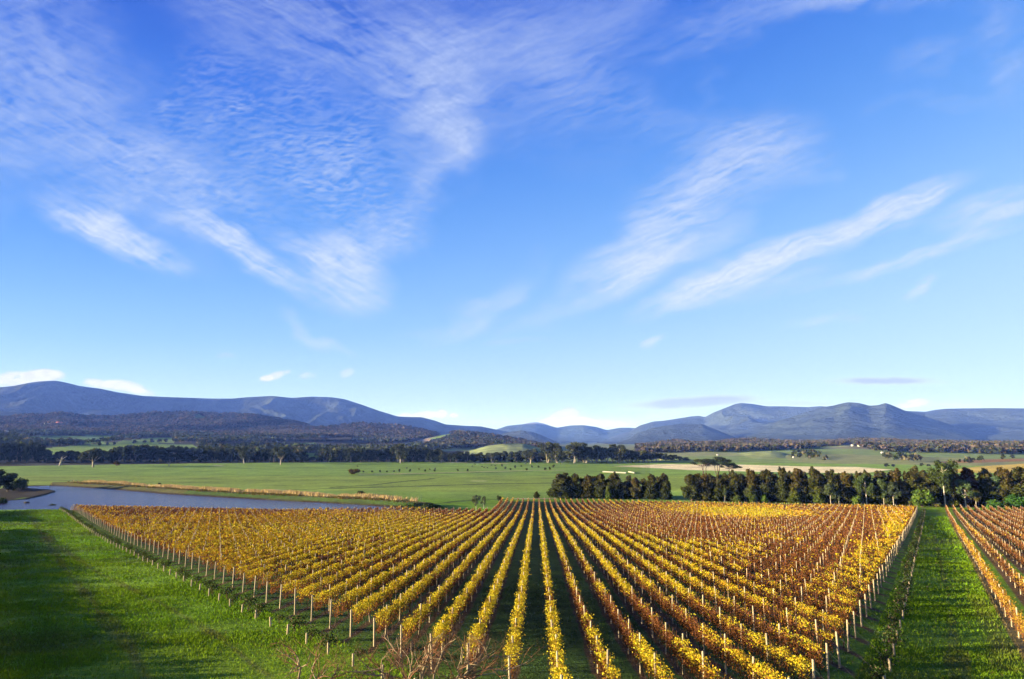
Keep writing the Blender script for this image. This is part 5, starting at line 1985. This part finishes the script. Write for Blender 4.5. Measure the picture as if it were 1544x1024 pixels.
def build_bales():
    """a line of pale wrapped bales lying in the plain"""
    mb = MB()
    n, r = 14, .75
    prof = [(-.6, 0), (-.6, r * .82), (-.5, r), (.5, r), (.6, r * .82), (.6, 0)]
    V = []
    for j in range(n):
        a = 2 * math.pi * j / n
        for (q, rr) in prof:
            V.append((q, rr * math.cos(a), r + rr * math.sin(a)))
    Fq = [[j * 6 + i, j * 6 + i + 1, ((j + 1) % n) * 6 + i + 1, ((j + 1) % n) * 6 + i] for j in range(n) for i in range(5)]
    mb.add(V, Fq, (.42, .41, .33))
    me = mb.mesh('hay_bale', M_WALL)
    k = 0
    for x0, x1 in ((909, 945), (948, 957)):
        a, b = np.array(hit(x0, 712.3)), np.array(hit(x1, 714.3))
        L = np.linalg.norm((b - a)[:2])
        for i in range(int(L / 1.45)):
            p = a + (b - a) * (i + .5) * 1.45 / L
            k += 1
            o = link('hay_bale', me, None, (float(p[0]), float(p[1]), gz(p[0], p[1]) - .03), math.atan2((b - a)[1], (b - a)[0]), (1.1, .95, .95))
            tag(o, 'white wrapped hay bale in the pale line beyond the cypress clump, %s from the left' % ordinal(k), 'hay bale', 'white hay bales in a line')


build_bales()


# ------------------------------------------------------------------ the bare tree close below the lookout
def build_bare_tree(base_xy, targets, label, seed, tone):
    rg = random.Random(seed)
    z0 = gz(*base_xy)
    o = empty('bare_tree', (base_xy[0], base_xy[1], z0))
    tag(o, label, 'bare tree')
    org = np.array([base_xy[0], base_xy[1], z0])
    tr, tw = MB(), MB()
    BK = np.array((.40, .30, .18)) * tone
    RD = np.array((.26, .12, .06)) * tone

    def grow(mb, p, d, L, r, depth):
        pts = [p]
        rad = [r]
        n = 5
        q = np.array(p, float); dd = np.array(d, float)
        for i in range(n):
            dd = dd + np.array([rg.gauss(0, .24), rg.gauss(0, .24), rg.gauss(.05, .18)])
            dd /= np.linalg.norm(dd)
            q = q + dd * L / n
            pts.append(q.copy()); rad.append(r * (1 - .14 * (i + 1)))
        for w_ in pts[1:]:
            if project(w_[0] + org[0], w_[1] + org[1], w_[2] + org[2])[1] < 950:
                return
        c = BK if r > .012 else RD * rg.uniform(.7, 1.4)
        mb.tube(pts, rad, c, 5 if r > .012 else 4) if False else mb.tube(pts, rad, c, 6 if r > .02 else 4)
        if depth > 0:
            k = rg.choice([2, 3, 3, 4])
            for _ in range(k):
                j = rg.randrange(2, n + 1)
                a = dd + np.array([rg.gauss(0, .75), rg.gauss(0, .75), rg.gauss(.12, .5)])
                a /= np.linalg.norm(a)
                grow(tw, pts[j], a, L * rg.uniform(.55, .85), rad[j] * rg.uniform(.5, .72), depth - 1)
    forks = []
    mb = tr
    crown_z = targets[0][2] - .3
    limb(mb, (0, 0, -.3), (0, 0, crown_z - z0 - 1.0), .13, .09, rg, BK)
    f0 = np.array([0, 0, crown_z - z0 - 1.0])
    for (tx, ty, tz) in targets:
        t = np.array([tx, ty, tz]) - org
        mid = f0 + (t - f0) * .55 + np.array([rg.gauss(0, .12), rg.gauss(0, .12), rg.gauss(.22, .15)])
        pts = [f0, f0 + (mid - f0) * .5 + np.array([rg.gauss(0, .08), 0, rg.gauss(0, .08)]), mid, mid + (t - mid) * .5 + np.array([rg.gauss(0, .07), 0, rg.gauss(.05, .07)]), t]
        tw.tube(pts, [.036, .03, .024, .017, .008], BK, 6)
        for j in (2, 2, 3, 3, 3, 4, 4, 3, 2, 4):
            a = (t - mid) / (np.linalg.norm(t - mid) + 1e-6) + np.array([rg.gauss(0, .8), rg.gauss(0, .6), rg.gauss(0, .6)])
            a /= np.linalg.norm(a)
            grow(tw, pts[j], a, rg.uniform(.35, .8), rg.uniform(.008, .015), 2)
    link('trunk', tr.mesh('trunk', M_BARK), o)
    link('branch', tw.mesh('branch', M_BARK), o)


def at_px(px, py, dist):
    dx, dy, dz = px_dir(px, py)
    k = dist / dy
    return dx * k, dist, CZ + dz * k


build_bare_tree((-1.75, 14.6), [at_px(x, y, d) for x, y, d in ((600, 985, 14.5), (640, 1000, 14.2), (655, 962, 14.9), (690, 958, 15.0), (700, 1003, 14.3), (735, 990, 14.4), (575, 1008, 14.2), (760, 1012, 14.2), (640, 975, 15.2),
                                                              (550, 1015, 14.4), (690, 1010, 13.8), (620, 1015, 13.8), (725, 1018, 14.0))],
                'bare leafless tree with tangled reddish twigs at the bottom of the view', 5, 1.0)
build_bare_tree((-4.35, 14.2), [at_px(x, y, d) for x, y, d in ((447, 990, 14.2), (470, 1012, 14.2), (500, 1022, 14.2))], 'small bare sapling with pale crooked branches left of the tangled tree', 8, 1.15)

HAZE_TOP = 900.0
def build_haze():
    m, N, L = new_mat('haze_air')
    out = N.new('ShaderNodeOutputMaterial')
    v = N.new('ShaderNodeVolumePrincipled')
    v.inputs['Color'].default_value = (.13, .26, 1.0, 1)
    v.inputs['Density'].default_value = 4.9e-5
    v.inputs['Absorption Color'].default_value = (1, 1, 1, 1)
    v.inputs['Anisotropy'].default_value = 0.0
    L.new(v.outputs[0], out.inputs['Volume'])
    mb = MB()
    mb.box(-32000, 32000, -2500, 32000, -60, HAZE_TOP)
    o = link('haze', mb.mesh('haze', m))
    tag(o, kind='stuff', label='thin blue haze filling the valley and veiling the far mountains', cat='haze')


build_haze()
